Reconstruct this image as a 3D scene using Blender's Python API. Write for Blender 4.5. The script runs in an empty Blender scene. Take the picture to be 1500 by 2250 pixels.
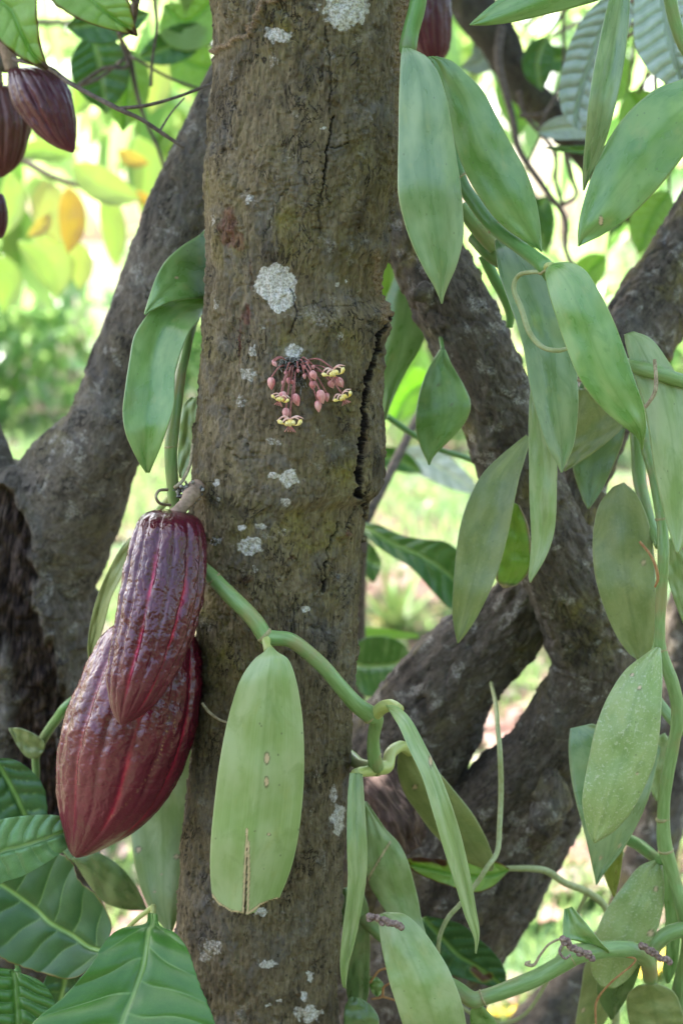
import bpy, math, random
import numpy as np
from mathutils import Vector, Matrix
random.seed(7)
S = bpy.context.scene
COL = S.collection

# ------------------------------------------------------------------ camera
K = 0.0002727                      # tangent per photo pixel (1500 x 2250)
PITCH = math.radians(9.5)
CAM = np.array([0.0, 0.0, 1.3])
cd = bpy.data.cameras.new('camera'); cam = bpy.data.objects.new('camera', cd); COL.objects.link(cam)
cam.location = CAM; cam.rotation_euler = (math.radians(90) - PITCH, 0, 0)
cd.sensor_fit = 'VERTICAL'; cd.sensor_height = 36; cd.lens = 18 / (1125 * K)
cd.clip_start = 0.05; cd.clip_end = 500
cd.dof.use_dof = True; cd.dof.focus_distance = 1.03; cd.dof.aperture_fstop = 7.6
S.camera = cam

# ------------------------------------------------------------------ light
SUN = Vector((-0.36, 0.44, 0.82)).normalized()     # towards the sun: high, behind the tree
w = bpy.data.worlds.new('World'); S.world = w; w.use_nodes = True
nt = w.node_tree
sky = nt.nodes.new('ShaderNodeTexSky'); sky.sky_type = 'NISHITA'; sky.sun_disc = False
sky.sun_elevation = math.asin(SUN.z); sky.sun_rotation = math.atan2(SUN.x, SUN.y)
sky.air_density = 1.0; sky.dust_density = 4.0; sky.ozone_density = 0.1
bg = nt.nodes['Background']; bg.inputs[1].default_value = 0.15
nt.links.new(sky.outputs[0], bg.inputs[0])
sd = bpy.data.lights.new('sun', 'SUN'); sd.energy = 5.0; sd.angle = math.radians(0.5); sd.color = (1, .97, .92)
so = bpy.data.objects.new('sun', sd); COL.objects.link(so)
so.rotation_euler = SUN.to_track_quat('Z', 'Y').to_euler()
S.view_settings.view_transform = 'Standard'; S.view_settings.look = 'None'
S.view_settings.exposure = 2.65; S.view_settings.gamma = 1
S.cycles.use_denoising = True
S.cycles.max_bounces = 8; S.cycles.transparent_max_bounces = 8

# ------------------------------------------------------------------ maths
def P(px, py, Y):
    """photo pixel + distance in front of the camera (world y) -> world point(s)"""
    px, py, Y = np.broadcast_arrays(np.asarray(px, float), np.asarray(py, float), np.asarray(Y, float))
    x = (px - 750) * K; u = (1125 - py) * K
    dy = math.cos(PITCH) + u * math.sin(PITCH); dz = -math.sin(PITCH) + u * math.cos(PITCH)
    t = Y / dy
    return np.stack([x * t, Y, CAM[2] + dz * t], -1)
def proj(p):
    d = p - CAM
    f = d[..., 1] * math.cos(PITCH) - d[..., 2] * math.sin(PITCH)
    u = d[..., 1] * math.sin(PITCH) + d[..., 2] * math.cos(PITCH)
    return 750 + d[..., 0] / f / K, 1125 - u / f / K
def m_px(n, Y=1.05): return n * K * Y * 1.01
_rs = np.random.RandomState(3)
_perm = _rs.permutation(256); _perm = np.concatenate([_perm, _perm, _perm])
_g = _rs.normal(size=(256, 3)); _g /= np.linalg.norm(_g, axis=1)[:, None]
def perlin(x, y, z=0.0):
    x, y, z = np.broadcast_arrays(np.asarray(x, float), np.asarray(y, float), np.asarray(z, float))
    xi = np.floor(x).astype(int); yi = np.floor(y).astype(int); zi = np.floor(z).astype(int)
    xf = x - xi; yf = y - yi; zf = z - zi
    f = lambda t: t * t * t * (t * (t * 6 - 15) + 10)
    U, V, W = f(xf), f(yf), f(zf)
    def g(i, j, k):
        h = _perm[(_perm[(_perm[(xi + i) & 255] + yi + j) & 255] + zi + k) & 255]
        v = _g[h]
        return v[..., 0] * (xf - i) + v[..., 1] * (yf - j) + v[..., 2] * (zf - k)
    a = g(0,0,0) * (1-U) + g(1,0,0) * U; b = g(0,1,0) * (1-U) + g(1,1,0) * U
    c = g(0,0,1) * (1-U) + g(1,0,1) * U; d = g(0,1,1) * (1-U) + g(1,1,1) * U
    return ((a * (1-V) + b * V) * (1-W) + (c * (1-V) + d * V) * W) * 1.6
def fbm(x, y, z=0.0, o=4):
    s = 0; a = 1.0
    for i in range(o):
        s = s + a * perlin(x * 2**i + 17*i, y * 2**i, z * 2**i + 5*i); a *= .5
    return s
def sstep(a, b, x):
    t = np.clip((x - a) / (b - a), 0, 1); return t * t * (3 - 2 * t)
def spline(pts, n):
    """Catmull-Rom through rows of pts, resampled to n rows evenly by length of the first two columns"""
    p = np.asarray(pts, float)
    if len(p) == 2:
        t = np.linspace(0, 1, n)[:, None]; return p[0] * (1 - t) + p[1] * t
    q = np.vstack([2 * p[0] - p[1], p, 2 * p[-1] - p[-2]]); out = []
    for i in range(1, len(q) - 2):
        t = np.linspace(0, 1, 24, endpoint=False)[:, None]
        a, b, c, d = q[i-1], q[i], q[i+1], q[i+2]
        out.append(.5 * (2*b + (c-a)*t + (2*a-5*b+4*c-d)*t**2 + (3*b-a-3*c+d)*t**3))
    o = np.vstack(out + [p[-1:]])
    k = 3 if p.shape[1] in (4,) and abs(p[:, :3]).max() < 50 else 2
    L = np.concatenate([[0], np.cumsum(np.linalg.norm(np.diff(o[:, :k], axis=0), axis=1) + 1e-9)])
    s = np.linspace(0, L[-1], n)
    return np.stack([np.interp(s, L, o[:, j]) for j in range(o.shape[1])], 1)
def segdist(px, py, line):
    d = np.full(px.shape, 1e9)
    for (x0, y0), (x1, y1) in zip(line[:-1], line[1:]):
        vx, vy = x1 - x0, y1 - y0
        t = np.clip(((px - x0) * vx + (py - y0) * vy) / (vx*vx + vy*vy), 0, 1)
        d = np.minimum(d, np.hypot(px - x0 - t*vx, py - y0 - t*vy))
    return d

# ------------------------------------------------------------------ mesh building
def mesh_obj(name, V, F, mat, parent=None, uv=None, attrs=None, smooth=True):
    V = np.asarray(V, np.float32).reshape(-1, 3)
    me = bpy.data.meshes.new(name)
    if isinstance(F, np.ndarray):
        nf, k = F.shape
        me.vertices.add(len(V)); me.vertices.foreach_set('co', V.ravel())
        me.loops.add(nf * k); me.loops.foreach_set('vertex_index', F.astype(np.int32).ravel())
        me.polygons.add(nf); me.polygons.foreach_set('loop_start', np.arange(nf, dtype=np.int32) * k)
        try: me.polygons.foreach_set('loop_total', np.full(nf, k, dtype=np.int32))
        except Exception: pass
        me.update(calc_edges=True); me.validate()
    else:
        me.from_pydata([tuple(map(float, v)) for v in V], [], F); me.update()
    me.polygons.foreach_set('use_smooth', np.full(len(me.polygons), smooth))
    if uv is not None:
        l = me.uv_layers.new(name='UVMap'); vi = np.zeros(len(me.loops), np.int32)
        me.loops.foreach_get('vertex_index', vi)
        l.data.foreach_set('uv', np.asarray(uv, np.float32).reshape(-1, 2)[vi].ravel())
    for k, a in (attrs or {}).items():
        at = me.attributes.new(k, 'FLOAT', 'POINT'); at.data.foreach_set('value', np.asarray(a, np.float32).ravel())
    me.materials.append(mat)
    o = bpy.data.objects.new(name, me); COL.objects.link(o)
    if parent is not None:
        o.parent = parent
        ml = Matrix.Translation(parent.location) if parent.type == 'EMPTY' else Matrix.Identity(4)
        o.matrix_parent_inverse = ml.inverted()
    return o
def gridfaces(n, m, closed=False, off=0):
    i = np.arange(n - 1)[:, None]; j = np.arange(m if closed else m - 1)[None, :]
    a = i * m + j; b = i * m + (j + 1) % m; c = (i + 1) * m + (j + 1) % m; d = (i + 1) * m + j
    return np.stack([a, b, c, d], -1).reshape(-1, 4) + off
def thing(name, label, cat, loc, group=None):
    o = bpy.data.objects.new(name, None); COL.objects.link(o); o.location = Vector([float(c) for c in loc])
    o.empty_display_size = .05
    return tag(o, label, cat, group)
def tag(o, label, cat, group=None):
    o['label'] = label; o['category'] = cat
    if group: o['group'] = group
    return o
def kind(o, k): o['kind'] = k; return o

def sweep(C, R, m=16, disp=None, cap=True):
    """tube round world points C with radii R; disp(u_metres, v_metres, phi, idx) -> radial offset"""
    C = np.asarray(C, float); n = len(C)
    T = np.gradient(C, axis=0); T /= np.linalg.norm(T, axis=1)[:, None] + 1e-12
    N = np.zeros_like(C); r = np.array([0, -1, 0.])
    if abs(T[0] @ r) > .9: r = np.array([1., 0, 0])
    for i in range(n):
        r = r - T[i] * (r @ T[i]); r /= np.linalg.norm(r); N[i] = r
    B = np.cross(T, N)
    phi = np.linspace(-math.pi, math.pi, m, endpoint=False)
    L = np.concatenate([[0], np.cumsum(np.linalg.norm(np.diff(C, axis=0), axis=1))])
    rm = np.mean(R); U = np.broadcast_to(phi[None] * rm, (n, m)); Vv = np.broadcast_to(L[:, None], (n, m))
    rr = np.broadcast_to(np.asarray(R, float)[:, None], (n, m)).copy()
    if disp is not None: rr = rr + disp(np.cos(phi)[None] * rm + 0*Vv, np.sin(phi)[None] * rm + 0*Vv, Vv)
    V = C[:, None] + rr[..., None] * (N[:, None] * np.cos(phi)[None, :, None] + B[:, None] * np.sin(phi)[None, :, None])
    F = gridfaces(n, m, True); V = V.reshape(-1, 3); uv = np.stack([U, Vv], -1).reshape(-1, 2)
    if cap:
        V = np.vstack([V, C[0], C[-1]]); uv = np.vstack([uv, [[0, 0], [0, L[-1]]]])
        j = np.arange(m); a = n * m
        F = np.vstack([F, np.stack([(j+1) % m, j, j*0 + a, j*0 + a], 1), np.stack([(n-1)*m + j, (n-1)*m + (j+1) % m, j*0 + a+1, j*0 + a+1], 1)])
    return V, F, uv
def fix_tris(F):
    return [tuple(f[:3]) if f[2] == f[3] else tuple(f) for f in F.tolist()]
def tube(name, pts, mat, parent=None, m=14, step=4., disp=None):
    """pts = (px, py, Y, width px)"""
    p = np.asarray(pts, float)
    n = max(6, int(np.linalg.norm(np.diff(p[:, :2], axis=0), axis=1).sum() / step))
    q = spline(p, n); C = P(q[:, 0], q[:, 1], q[:, 2]); R = q[:, 3] / 2 * K * q[:, 2] * 1.01
    V, F, uv = sweep(C, R, m, disp)
    return mesh_obj(name, V, fix_tris(F), mat, parent, uv)
def wtube(name, pts, mat, parent=None, m=20, n=40, disp=None):
    """pts = (x, y, z, r) in metres"""
    q = spline(pts, n)
    V, F, uv = sweep(q[:, :3], np.maximum(q[:, 3], .0003), m, disp)
    return mesh_obj(name, V, fix_tris(F), mat, parent, uv)

# ------------------------------------------------------------------ materials
class NB:
    def __init__(s, name):
        s.m = bpy.data.materials.new(name); s.m.use_nodes = True; s.t = s.m.node_tree; s.t.nodes.clear()
        s.out = s.n('OutputMaterial')
    def n(s, t, **k):
        o = s.t.nodes.new('ShaderNode' + t)
        for a, b in k.items(): setattr(o, a, b)
        return o
    def put(s, sock, v):
        if hasattr(v, 'is_output'): s.t.links.new(v, sock)
        elif isinstance(v, (tuple, list)) and sock.type == 'RGBA': sock.default_value = tuple(v)[:3] + (1,)
        else: sock.default_value = v
    def uv(s): return s.n('TexCoord').outputs['UV']
    def obj(s): return s.n('TexCoord').outputs['Object']
    def rnd(s): return s.n('ObjectInfo').outputs['Random']
    def attr(s, a): return s.n('Attribute', attribute_name=a).outputs['Fac']
    def map(s, v, sc, loc=(0, 0, 0)):
        o = s.n('Mapping'); s.put(o.inputs[0], v); o.inputs['Scale'].default_value = sc
        if hasattr(loc, 'is_output'):
            c = s.n('CombineXYZ'); s.put(c.inputs[0], loc); s.put(c.inputs[1], loc)
            mm = s.n('VectorMath', operation='SCALE'); s.put(mm.inputs[0], c.outputs[0]); mm.inputs['Scale'].default_value = 57.
            s.put(o.inputs['Location'], mm.outputs[0])
        else: o.inputs['Location'].default_value = loc
        return o.outputs[0]
    def noise(s, v, sc, det=4, rough=.55, dist=0):
        o = s.n('TexNoise'); s.put(o.inputs['Vector'], v); o.inputs['Scale'].default_value = sc
        o.inputs['Detail'].default_value = det; o.inputs['Roughness'].default_value = rough; o.inputs['Distortion'].default_value = dist
        return o.outputs['Fac']
    def voro(s, v, sc, feat='F1', rand=1):
        o = s.n('TexVoronoi', feature=feat); s.put(o.inputs['Vector'], v); o.inputs['Scale'].default_value = sc
        o.inputs['Randomness'].default_value = rand
        return o.outputs['Distance']
    def ramp(s, f, pts, interp='LINEAR'):
        o = s.n('ValToRGB'); s.put(o.inputs[0], f); c = o.color_ramp; c.interpolation = interp
        while len(c.elements) < len(pts): c.elements.new(.5)
        for e, (p, q) in zip(c.elements, pts):
            e.position = p; e.color = (q if isinstance(q, (tuple, list)) else (q, q, q))[:3] + (1,) if isinstance(q, tuple) else (q, q, q, 1)
        return o.outputs[0]
    def mix(s, f, a, b, mode='MIX'):
        o = s.n('Mix', data_type='RGBA', blend_type=mode); s.put(o.inputs[0], f); s.put(o.inputs[6], a); s.put(o.inputs[7], b)
        return o.outputs[2]
    def math(s, op, a, b=0., clamp=False):
        o = s.n('Math', operation=op, use_clamp=clamp); s.put(o.inputs[0], a); s.put(o.inputs[1], b); return o.outputs[0]
    def bump(s, h, st, dist, nrm=None):
        o = s.n('Bump'); s.put(o.inputs['Height'], h); o.inputs['Strength'].default_value = st; o.inputs['Distance'].default_value = dist
        if nrm is not None: s.put(o.inputs['Normal'], nrm)
        return o.outputs[0]
    def bsdf(s, col, rough=.5, spec=.5, nrm=None, trans=0., tcol=None, coat=0., sheen=0.):
        b = s.n('BsdfPrincipled'); s.put(b.inputs['Base Color'], col); s.put(b.inputs['Roughness'], rough)
        s.put(b.inputs['Specular IOR Level'], spec)
        if coat: b.inputs['Coat Weight'].default_value = coat; b.inputs['Coat Roughness'].default_value = .25
        if sheen: b.inputs['Sheen Weight'].default_value = sheen
        if nrm is not None: s.put(b.inputs['Normal'], nrm)
        o = b.outputs[0]
        if trans:
            t = s.n('BsdfTranslucent'); s.put(t.inputs[0], tcol if tcol is not None else col)
            if nrm is not None: s.put(t.inputs['Normal'], nrm)
            x = s.n('MixShader'); x.inputs[0].default_value = trans; s.put(x.inputs[1], o); s.put(x.inputs[2], t.outputs[0]); o = x.outputs[0]
        s.t.links.new(o, s.out.inputs[0]); return s.m

def bark_mat(name, dark, mid, light, moss, mossamt=.5, lich=.5, fissure=1., main=False):
    b = NB(name); uv = b.uv(); ob = b.obj()
    st = b.map(uv, (1, .24 if main else .45, 1)); st2 = b.map(uv, (1, .5, 1))
    n1 = b.noise(st, 260, 5, .62, .6); n2 = b.noise(st2, 70, 5, .6, 1.0); n3 = b.noise(ob, 14, 4, .6); n4 = b.noise(st2, 900, 3, .6)
    n5 = b.noise(ob, 45, 5, .65, .4)
    c = b.mix(b.ramp(n2, [(.32, 0.), (.68, 1.)]), dark, mid)
    c = b.mix(b.ramp(n1, [(.38, 0.), (.72, .75)]), c, light)
    mo = b.math('MULTIPLY', b.ramp(n3, [(.42 if main else .5, 0.), (.62, 1.)]), b.ramp(n5, [(.4, .1), (.62, 1.)]))
    mo = b.math('MULTIPLY', mo, mossamt)
    if main: mo = b.math('MULTIPLY', mo, b.attr('moss'))
    c = b.mix(mo, c, moss)
    n6 = b.noise(b.map(uv, (1, .3 if main else .6, 1)), 560, 4, .65, .8)
    c = b.mix(b.ramp(n6, [(.34, .6), (.48, 0.)]), c, tuple(x * .5 for x in dark))
    c = b.mix(b.ramp(n6, [(.58, 0.), (.72, .35)]), c, light)
    mt = b.noise(b.map(ob, (1, 1, .6)), 26, 5, .62, 1.0); c = b.mix(b.ramp(mt, [(.34, .75), (.47, 0.)]), c, tuple(x * .8 for x in dark)); mt2 = b.noise(b.map(ob, (1, 1, .7), (3, 1, 2)), 40, 5, .65, 1.2); c = b.mix(b.ramp(mt2, [(.54, 0.), (.66, .5)]), c, (dark[0]*1.9, dark[0]*1.75, dark[0]*1.65))
    v1 = b.noise(b.map(uv, (1, .4, 1)), 105, 4, .6, 1.6)
    fz = b.math('MULTIPLY', b.ramp(v1, [(.470, 0.), (.492, 1.), (.508, 1.), (.53, 0.)]), b.ramp(b.noise(ob, 34, 4, .6), [(.50, 0.), (.60, 1.)]))
    fz = b.math('MULTIPLY', fz, .9 * fissure)
    c = b.mix(fz, c, tuple(x * .35 for x in dark))
    # short dark pits and bands of grey
    pit = b.ramp(b.noise(b.map(uv, (1, .8, 1)), 330, 2, .5, 1.5), [(.27, 1.), (.34, 0.)])
    c = b.mix(b.math('MULTIPLY', pit, .8), c, tuple(x * .45 for x in dark))
    c = b.mix(b.math('MULTIPLY', b.ramp(b.noise(ob, 22, 4, .6, .8), [(.55, 0.), (.7, 1.)]), .35), c, tuple(x * 1.25 for x in (light[2]*1.15, light[2]*1.1, light[2]*1.05)))
    # crusty pale lichen
    gran = b.ramp(b.noise(ob, 700, 3, .7), [(.42, .0), (.56, 1.)])
    lsp = b.math('MULTIPLY', b.ramp(b.noise(ob, 55, 5, .6, .5), [(.64 - .08*lich, 0.), (.70 - .07*lich, 1.)]), gran)
    lsp = b.math('MULTIPLY', lsp, .55 * lich)
    if main:
        la = b.attr('lichen'); gn = b.noise(b.map(uv, (1, .7, 1)), 620, 4, .75); lsp = b.math('MAXIMUM', lsp, b.ramp(b.math('ADD', b.math('MULTIPLY', la, .62), b.math('MULTIPLY', gn, .75)), [(.62, 0.), (.80, .9), (.95, 1.)]))
    c = b.mix(lsp, c, b.mix(gran, (.27, .25, .21), (.50, .47, .42)))
    rough = .88
    h = b.math('ADD', b.math('MULTIPLY', n1, .9), b.math('MULTIPLY', n4, .35))
    h = b.math('ADD', h, b.math('MULTIPLY', n2, .8)); h = b.math('ADD', h, b.math('MULTIPLY', n6, .8)); h = b.math('SUBTRACT', h, b.math('MULTIPLY', fz, 1.1)); h = b.math('SUBTRACT', h, b.math('MULTIPLY', pit, .7))
    if main:
        c = b.mix(b.math('MULTIPLY', b.attr('red'), b.ramp(n1, [(.35, .35), (.6, 1.)])), c, (.12, .045, .03))
        tg = b.ramp(b.noise(ob, 600, 3, .7), [(.35, (.08, .05, .03)), (.65, (.27, .19, .11))])
        c = b.mix(b.attr('crust'), c, tg)
        c = b.mix(b.attr('dark'), c, (.007, .004, .003))
        h = b.math('ADD', h, b.math('MULTIPLY', b.math('MULTIPLY', b.attr('crust'), b.noise(ob, 500, 3, .7)), 1.5))
    else:
        tn = b.noise(b.map(uv, (1, .16, 1)), 190, 5, .7, 1.2)
        c = b.mix(b.attr('torn'), c, b.ramp(tn, [(.38, (.008, .005, .004)), (.52, (.055, .034, .026)), (.64, (.15, .10, .078)), (.76, (.30, .23, .18))]))
    nr = b.bump(h, .75, .0013)
    return b.bsdf(c, rough, .25, nr)
M = {}
M['bark'] = bark_mat('bark_main', (.050, .037, .021), (.132, .101, .054), (.215, .168, .100), (.150, .126, .026), 1., .4, 1., True)
M['bark_left'] = bark_mat('bark_left', (.050, .040, .031), (.125, .100, .076), (.20, .168, .132), (.14, .12, .055), .6, .85, 1.2)
M['bark_right'] = bark_mat('bark_right', (.037, .028, .021), (.100, .077, .058), (.175, .146, .118), (.155, .13, .04), .9, .95, .8)
M['bark_dark'] = bark_mat('bark_dark', (.03, .026, .02), (.06, .05, .038), (.1, .085, .065), (.08, .09, .04), .5, .3, .5)

def vanilla_mat(name, base, pale, dark, speck=0., trans=.12, rough=.38, yellow=.0):
    b = NB(name); uv = b.uv(); r = b.rnd()
    f1 = b.noise(b.map(uv, (1, .012, 1), r), 70, 3, .6); f2 = b.noise(b.map(uv, (1, .03, 1), r), 22, 2, .5)
    big = b.noise(b.map(uv, (1.5, 2.5, 1), r), 1.6, 3, .55)
    c = b.mix(b.ramp(f1, [(.3, 0.), (.7, 1.)]), b.mix(.45, base, dark), b.mix(.35, base, pale))
    c = b.mix(b.ramp(f2, [(.35, 0.), (.75, .55)]), c, base)
    c = b.mix(b.ramp(big, [(.40, 0.), (.62, .9)]), c, pale)
    c = b.mix(b.ramp(b.noise(b.map(uv, (3, 5, 1), r), 1.3, 5, .65, .6), [(.30, .6), (.48, 0.)]), c, dark)
    c = b.mix(b.math('MULTIPLY', b.ramp(b.noise(b.map(uv, (1, 2, 1), r), 3.2, 4, .6), [(.58, 0.), (.72, 1.)]), .35 + yellow), c, (.30, .32, .09))
    # central channel and margin
    sx = b.n('SeparateXYZ'); b.put(sx.inputs[0], uv)
    du = b.math('ABSOLUTE', b.math('SUBTRACT', sx.outputs[0], .5))
    c = b.mix(b.ramp(du, [(0., .38), (.02, .22), (.045, 0.)]), c, dark)
    c = b.mix(b.ramp(du, [(.480, 0.), (.494, .45)]), c, (.36, .42, .20))
    # little dark dots + specks + scars
    vd = b.voro(b.map(uv, (8, 22, 1), r), .7); dots = b.math('MULTIPLY', b.ramp(vd, [(.04, 1.), (.09, 0.)]), .6)
    c = b.mix(dots, c, (.06, .06, .03))
    if speck:
        sp = b.ramp(b.noise(b.map(uv, (16, 52, 1), r), 1.0, 5, .75), [(.53, 0.), (.62, 1.)])
        sp = b.math('MULTIPLY', sp, b.ramp(b.noise(b.map(uv, (2, 3, 1), r), 2, 2), [(.3, .25), (.55, 1.)]))
        c = b.mix(b.math('MULTIPLY', sp, speck), c, (.44, .45, .29))
    c = b.mix(b.attr('ring'), c, (.07, .045, .02)); c = b.mix(b.attr('scar'), c, (.52, .38, .22))
    nr = b.bump(b.math('ADD', b.math('MULTIPLY', f1, .6), b.math('MULTIPLY', b.noise(uv, 160, 2), .25)), .22, .0006)
    ro = b.ramp(big, [(.3, rough - .16), (.7, rough + .02)])
    return b.bsdf(c, ro, .75, nr, trans, b.mix(.5, c, (.35, .5, .06)))
V = {
 'blue':  vanilla_mat('vanilla_leaf_blue', (0.126, 0.213, 0.077), (0.231, 0.312, 0.144), (0.083, 0.160, 0.046)),
 'fresh': vanilla_mat('vanilla_leaf_fresh', (0.116, 0.242, 0.047), (0.204, 0.322, 0.098), (0.073, 0.178, 0.026), rough=.38),
 'pale':  vanilla_mat('vanilla_leaf_pale', (0.202, 0.295, 0.083), (0.322, 0.390, 0.178), (0.135, 0.218, 0.048), rough=.45),
 'olive': vanilla_mat('vanilla_leaf_olive', (0.164, 0.208, 0.052), (0.253, 0.281, 0.094), (0.109, 0.150, 0.035), .15, yellow=.15, rough=.5),
 'speck': vanilla_mat('vanilla_leaf_speckled', (0.199, 0.282, 0.078), (0.275, 0.343, 0.117), (0.136, 0.211, 0.052), .75, rough=.5, yellow=.1),
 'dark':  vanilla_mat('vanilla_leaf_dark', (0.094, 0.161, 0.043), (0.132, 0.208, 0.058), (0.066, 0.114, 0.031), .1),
 'yellow': vanilla_mat('vanilla_leaf_yellowing', (.27, .30, .04), (.35, .36, .07), (.18, .22, .03), .1, trans=.25),
 'bright': vanilla_mat('vanilla_leaf_backlit', (0.220, 0.374, 0.039), (0.286, 0.437, 0.062), (0.154, 0.281, 0.031), 0, trans=.4),  # backlight put into a brighter base colour, besides stronger translucency
}
def stem_mat(name, base, pale, brown):
    b = NB(name); uv = b.uv(); ob = b.obj()
    n1 = b.noise(b.map(uv, (1, .12, 1)), 500, 3, .6); n2 = b.noise(ob, 28, 4, .6)
    c = b.mix(b.ramp(n1, [(.35, 0.), (.7, 1.)]), base, pale); c = b.mix(b.ramp(n2, [(.50, 0.), (.66, .75)]), c, brown)
    fl = b.ramp(b.noise(ob, 900, 2, .6), [(.68, 0.), (.76, .5)]); c = b.mix(fl, c, (.42, .45, .26))
    return b.bsdf(c, .38, .45, b.bump(n1, .2, .0006), .06)
M['stem'] = stem_mat('vine_stem', (.14, .235, .065), (.215, .32, .12), (.26, .22, .09))
M['stem_dark'] = stem_mat('vine_stem_dark', (.085, .20, .045), (.13, .26, .07), (.13, .16, .06))
M['petiole'] = stem_mat('leaf_petiole', (.33, .38, .10), (.40, .44, .16), (.38, .34, .12))
M_node = None
def simple(name, c1, c2, sc=60, rough=.7, bump=.3, bd=.0008, trans=0., spec=.35, stretch=(1, 1, 1)):
    b = NB(name); v = b.map(b.obj(), stretch); n = b.noise(v, sc, 5, .6)
    return b.bsdf(b.mix(b.ramp(n, [(.35, 0.), (.65, 1.)]), c1, c2), rough, spec, b.bump(n, bump, bd), trans)
M['node'] = simple('node_scar', (.20, .22, .08), (.34, .27, .15), 500, .7, .6)
M['root'] = simple('aerial_root', (.20, .15, .085), (.36, .30, .19), 350, .8)
M['root_green'] = simple('green_root', (.24, .26, .10), (.33, .36, .18), 200, .6)
M['rust_root'] = simple('rusty_root', (.26, .11, .04), (.36, .20, .08), 300, .7)
M['twig'] = simple('twig_bark', (.06, .045, .035), (.15, .115, .09), 220, .85)
M['dry'] = simple('dry_flower_stalk', (.10, .06, .05), (.30, .22, .18), 420, .9, .8)
M['stalk'] = simple('pod_stalk', (.17, .115, .075), (.30, .21, .15), 260, .8, .5)
M['cushion'] = simple('flower_cushion', (.05, .042, .035), (.42, .40, .35), 420, .95, 1., .002)
M['pedicel'] = simple('flower_stalk', (.20, .06, .055), (.36, .15, .13), 500, .55, trans=.1)
M['bud'] = simple('flower_bud', (.52, .15, .15), (.74, .42, .38), 330, .45, .15, trans=.22, stretch=(1, 1, .3))
M['sepal'] = simple('flower_sepal', (.78, .42, .36), (.85, .66, .58), 300, .5, .1, trans=.3)
M['petal'] = simple('flower_petal', (.80, .62, .12), (.88, .80, .42), 300, .5, .1, trans=.3)
M['stamen'] = simple('flower_stamen', (.30, .08, .07), (.5, .22, .18), 300, .5)

def cacao_mat(name, base, pale, dark, vein, trans=.3, rough=.36, brown=0.):
    b = NB(name); uv = b.uv(); r = b.rnd(); va = b.attr('vein')
    n1 = b.noise(b.map(uv, (4, 6, 1), r), 1.5, 4, .55); n2 = b.noise(b.map(uv, (30, 50, 1), r), 2, 3)
    c = b.mix(b.ramp(n1, [(.35, 0.), (.68, 1.)]), base, pale); c = b.mix(b.ramp(n2, [(.4, .3), (.7, 0.)]), c, dark)
    c = b.mix(b.math('MULTIPLY', va, .85), c, vein)
    c = b.mix(b.attr('ring'), c, (.32, .30, .05)); c = b.mix(b.attr('scar'), c, (.11, .045, .02))
    nr = b.bump(b.math('ADD', b.math('MULTIPLY', n2, .4), b.math('MULTIPLY', b.noise(b.map(uv, (60, 90, 1)), 3, 2), .3)), .25, .0008)
    t = b.mix(.5, c, (.30, .55, .03)); t = b.mix(b.attr('scar'), t, (.11, .045, .02))
    return b.bsdf(c, rough, .5, nr, trans, t)
M['cacao'] = cacao_mat('cacao_leaf', (.055, .155, .025), (.090, .21, .040), (.038, .11, .018), (.28, .42, .13), .3, .28)
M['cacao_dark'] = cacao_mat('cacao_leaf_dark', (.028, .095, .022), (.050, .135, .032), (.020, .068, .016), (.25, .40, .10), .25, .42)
M['cacao_gloss'] = cacao_mat('cacao_leaf_gloss', (.16, .30, .12), (.22, .38, .18), (.10, .22, .07), (.38, .50, .22), .2, .22)
M['cacao_lit'] = cacao_mat('cacao_leaf_lit', (.34, .50, .13), (.42, .58, .19), (.27, .42, .09), (.24, .42, .09), .55)  # sunlit brightness put into a paler base colour
M['cacao_grey'] = cacao_mat('cacao_leaf_sheen_tint', (.36, .44, .34), (.50, .56, .50), (.26, .34, .22), (.50, .58, .42), .12, .22)  # whitish surface sheen put into the base colour

def bg_mat(name, cols, trans=.58, rough=.35, spec=.6):
    b = NB(name); r = b.attr('rnd')
    k = len(cols); c = b.ramp(r, [(i / (k - 1), c) for i, c in enumerate(cols)])
    c = b.mix(.35, c, b.mix(b.noise(b.obj(), 18, 3), (.02, .05, .01), c), 'MIX')
    return b.bsdf(c, rough, spec, None, trans, b.mix(.5, c, (.56, .80, .26)))
M['bg_lime'] = bg_mat('foliage_lime', [(.07, .22, .05), (.20, .42, .12), (.38, .54, .22), (.60, .58, .26), (.12, .32, .09)])
M['bg_green'] = bg_mat('foliage_green', [(.03, .12, .04), (.10, .26, .08), (.24, .44, .18), (.08, .22, .08), (.36, .46, .18)])
M['bg_yellow'] = bg_mat('foliage_yellowing', [(.45, .48, .05), (.62, .55, .06), (.65, .50, .05), (.70, .42, .04), (.40, .46, .05)], .4)
M['bg_dark'] = bg_mat('foliage_shade', [(.02, .07, .02), (.04, .12, .03), (.07, .17, .04), (.03, .09, .03)], .3)  # darkened leaf colour for the added foliage behind the camera
M['grass'] = bg_mat('grass_blades', [(.028, .09, .024), (.055, .14, .04), (.10, .19, .075), (.14, .16, .09)], .35)
M['litter'] = bg_mat('leaf_litter', [(.075, .03, .024), (.17, .075, .06), (.24, .115, .10), (.22, .15, .14), (.13, .045, .035)], .08, .7)
M['spiky'] = bg_mat('spiky_leaf', [(.14, .28, .06), (.24, .38, .09), (.34, .36, .12), (.40, .20, .10)], .3)
M['fallen'] = bg_mat('fallen_leaf', [(.13, .04, .03), (.22, .09, .07), (.28, .135, .11), (.22, .145, .14)], .1, .65)
M['fallen_yellow'] = simple('fallen_yellow_leaf', (.62, .38, .02), (.72, .48, .05), 40, .6, trans=.2)

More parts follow.
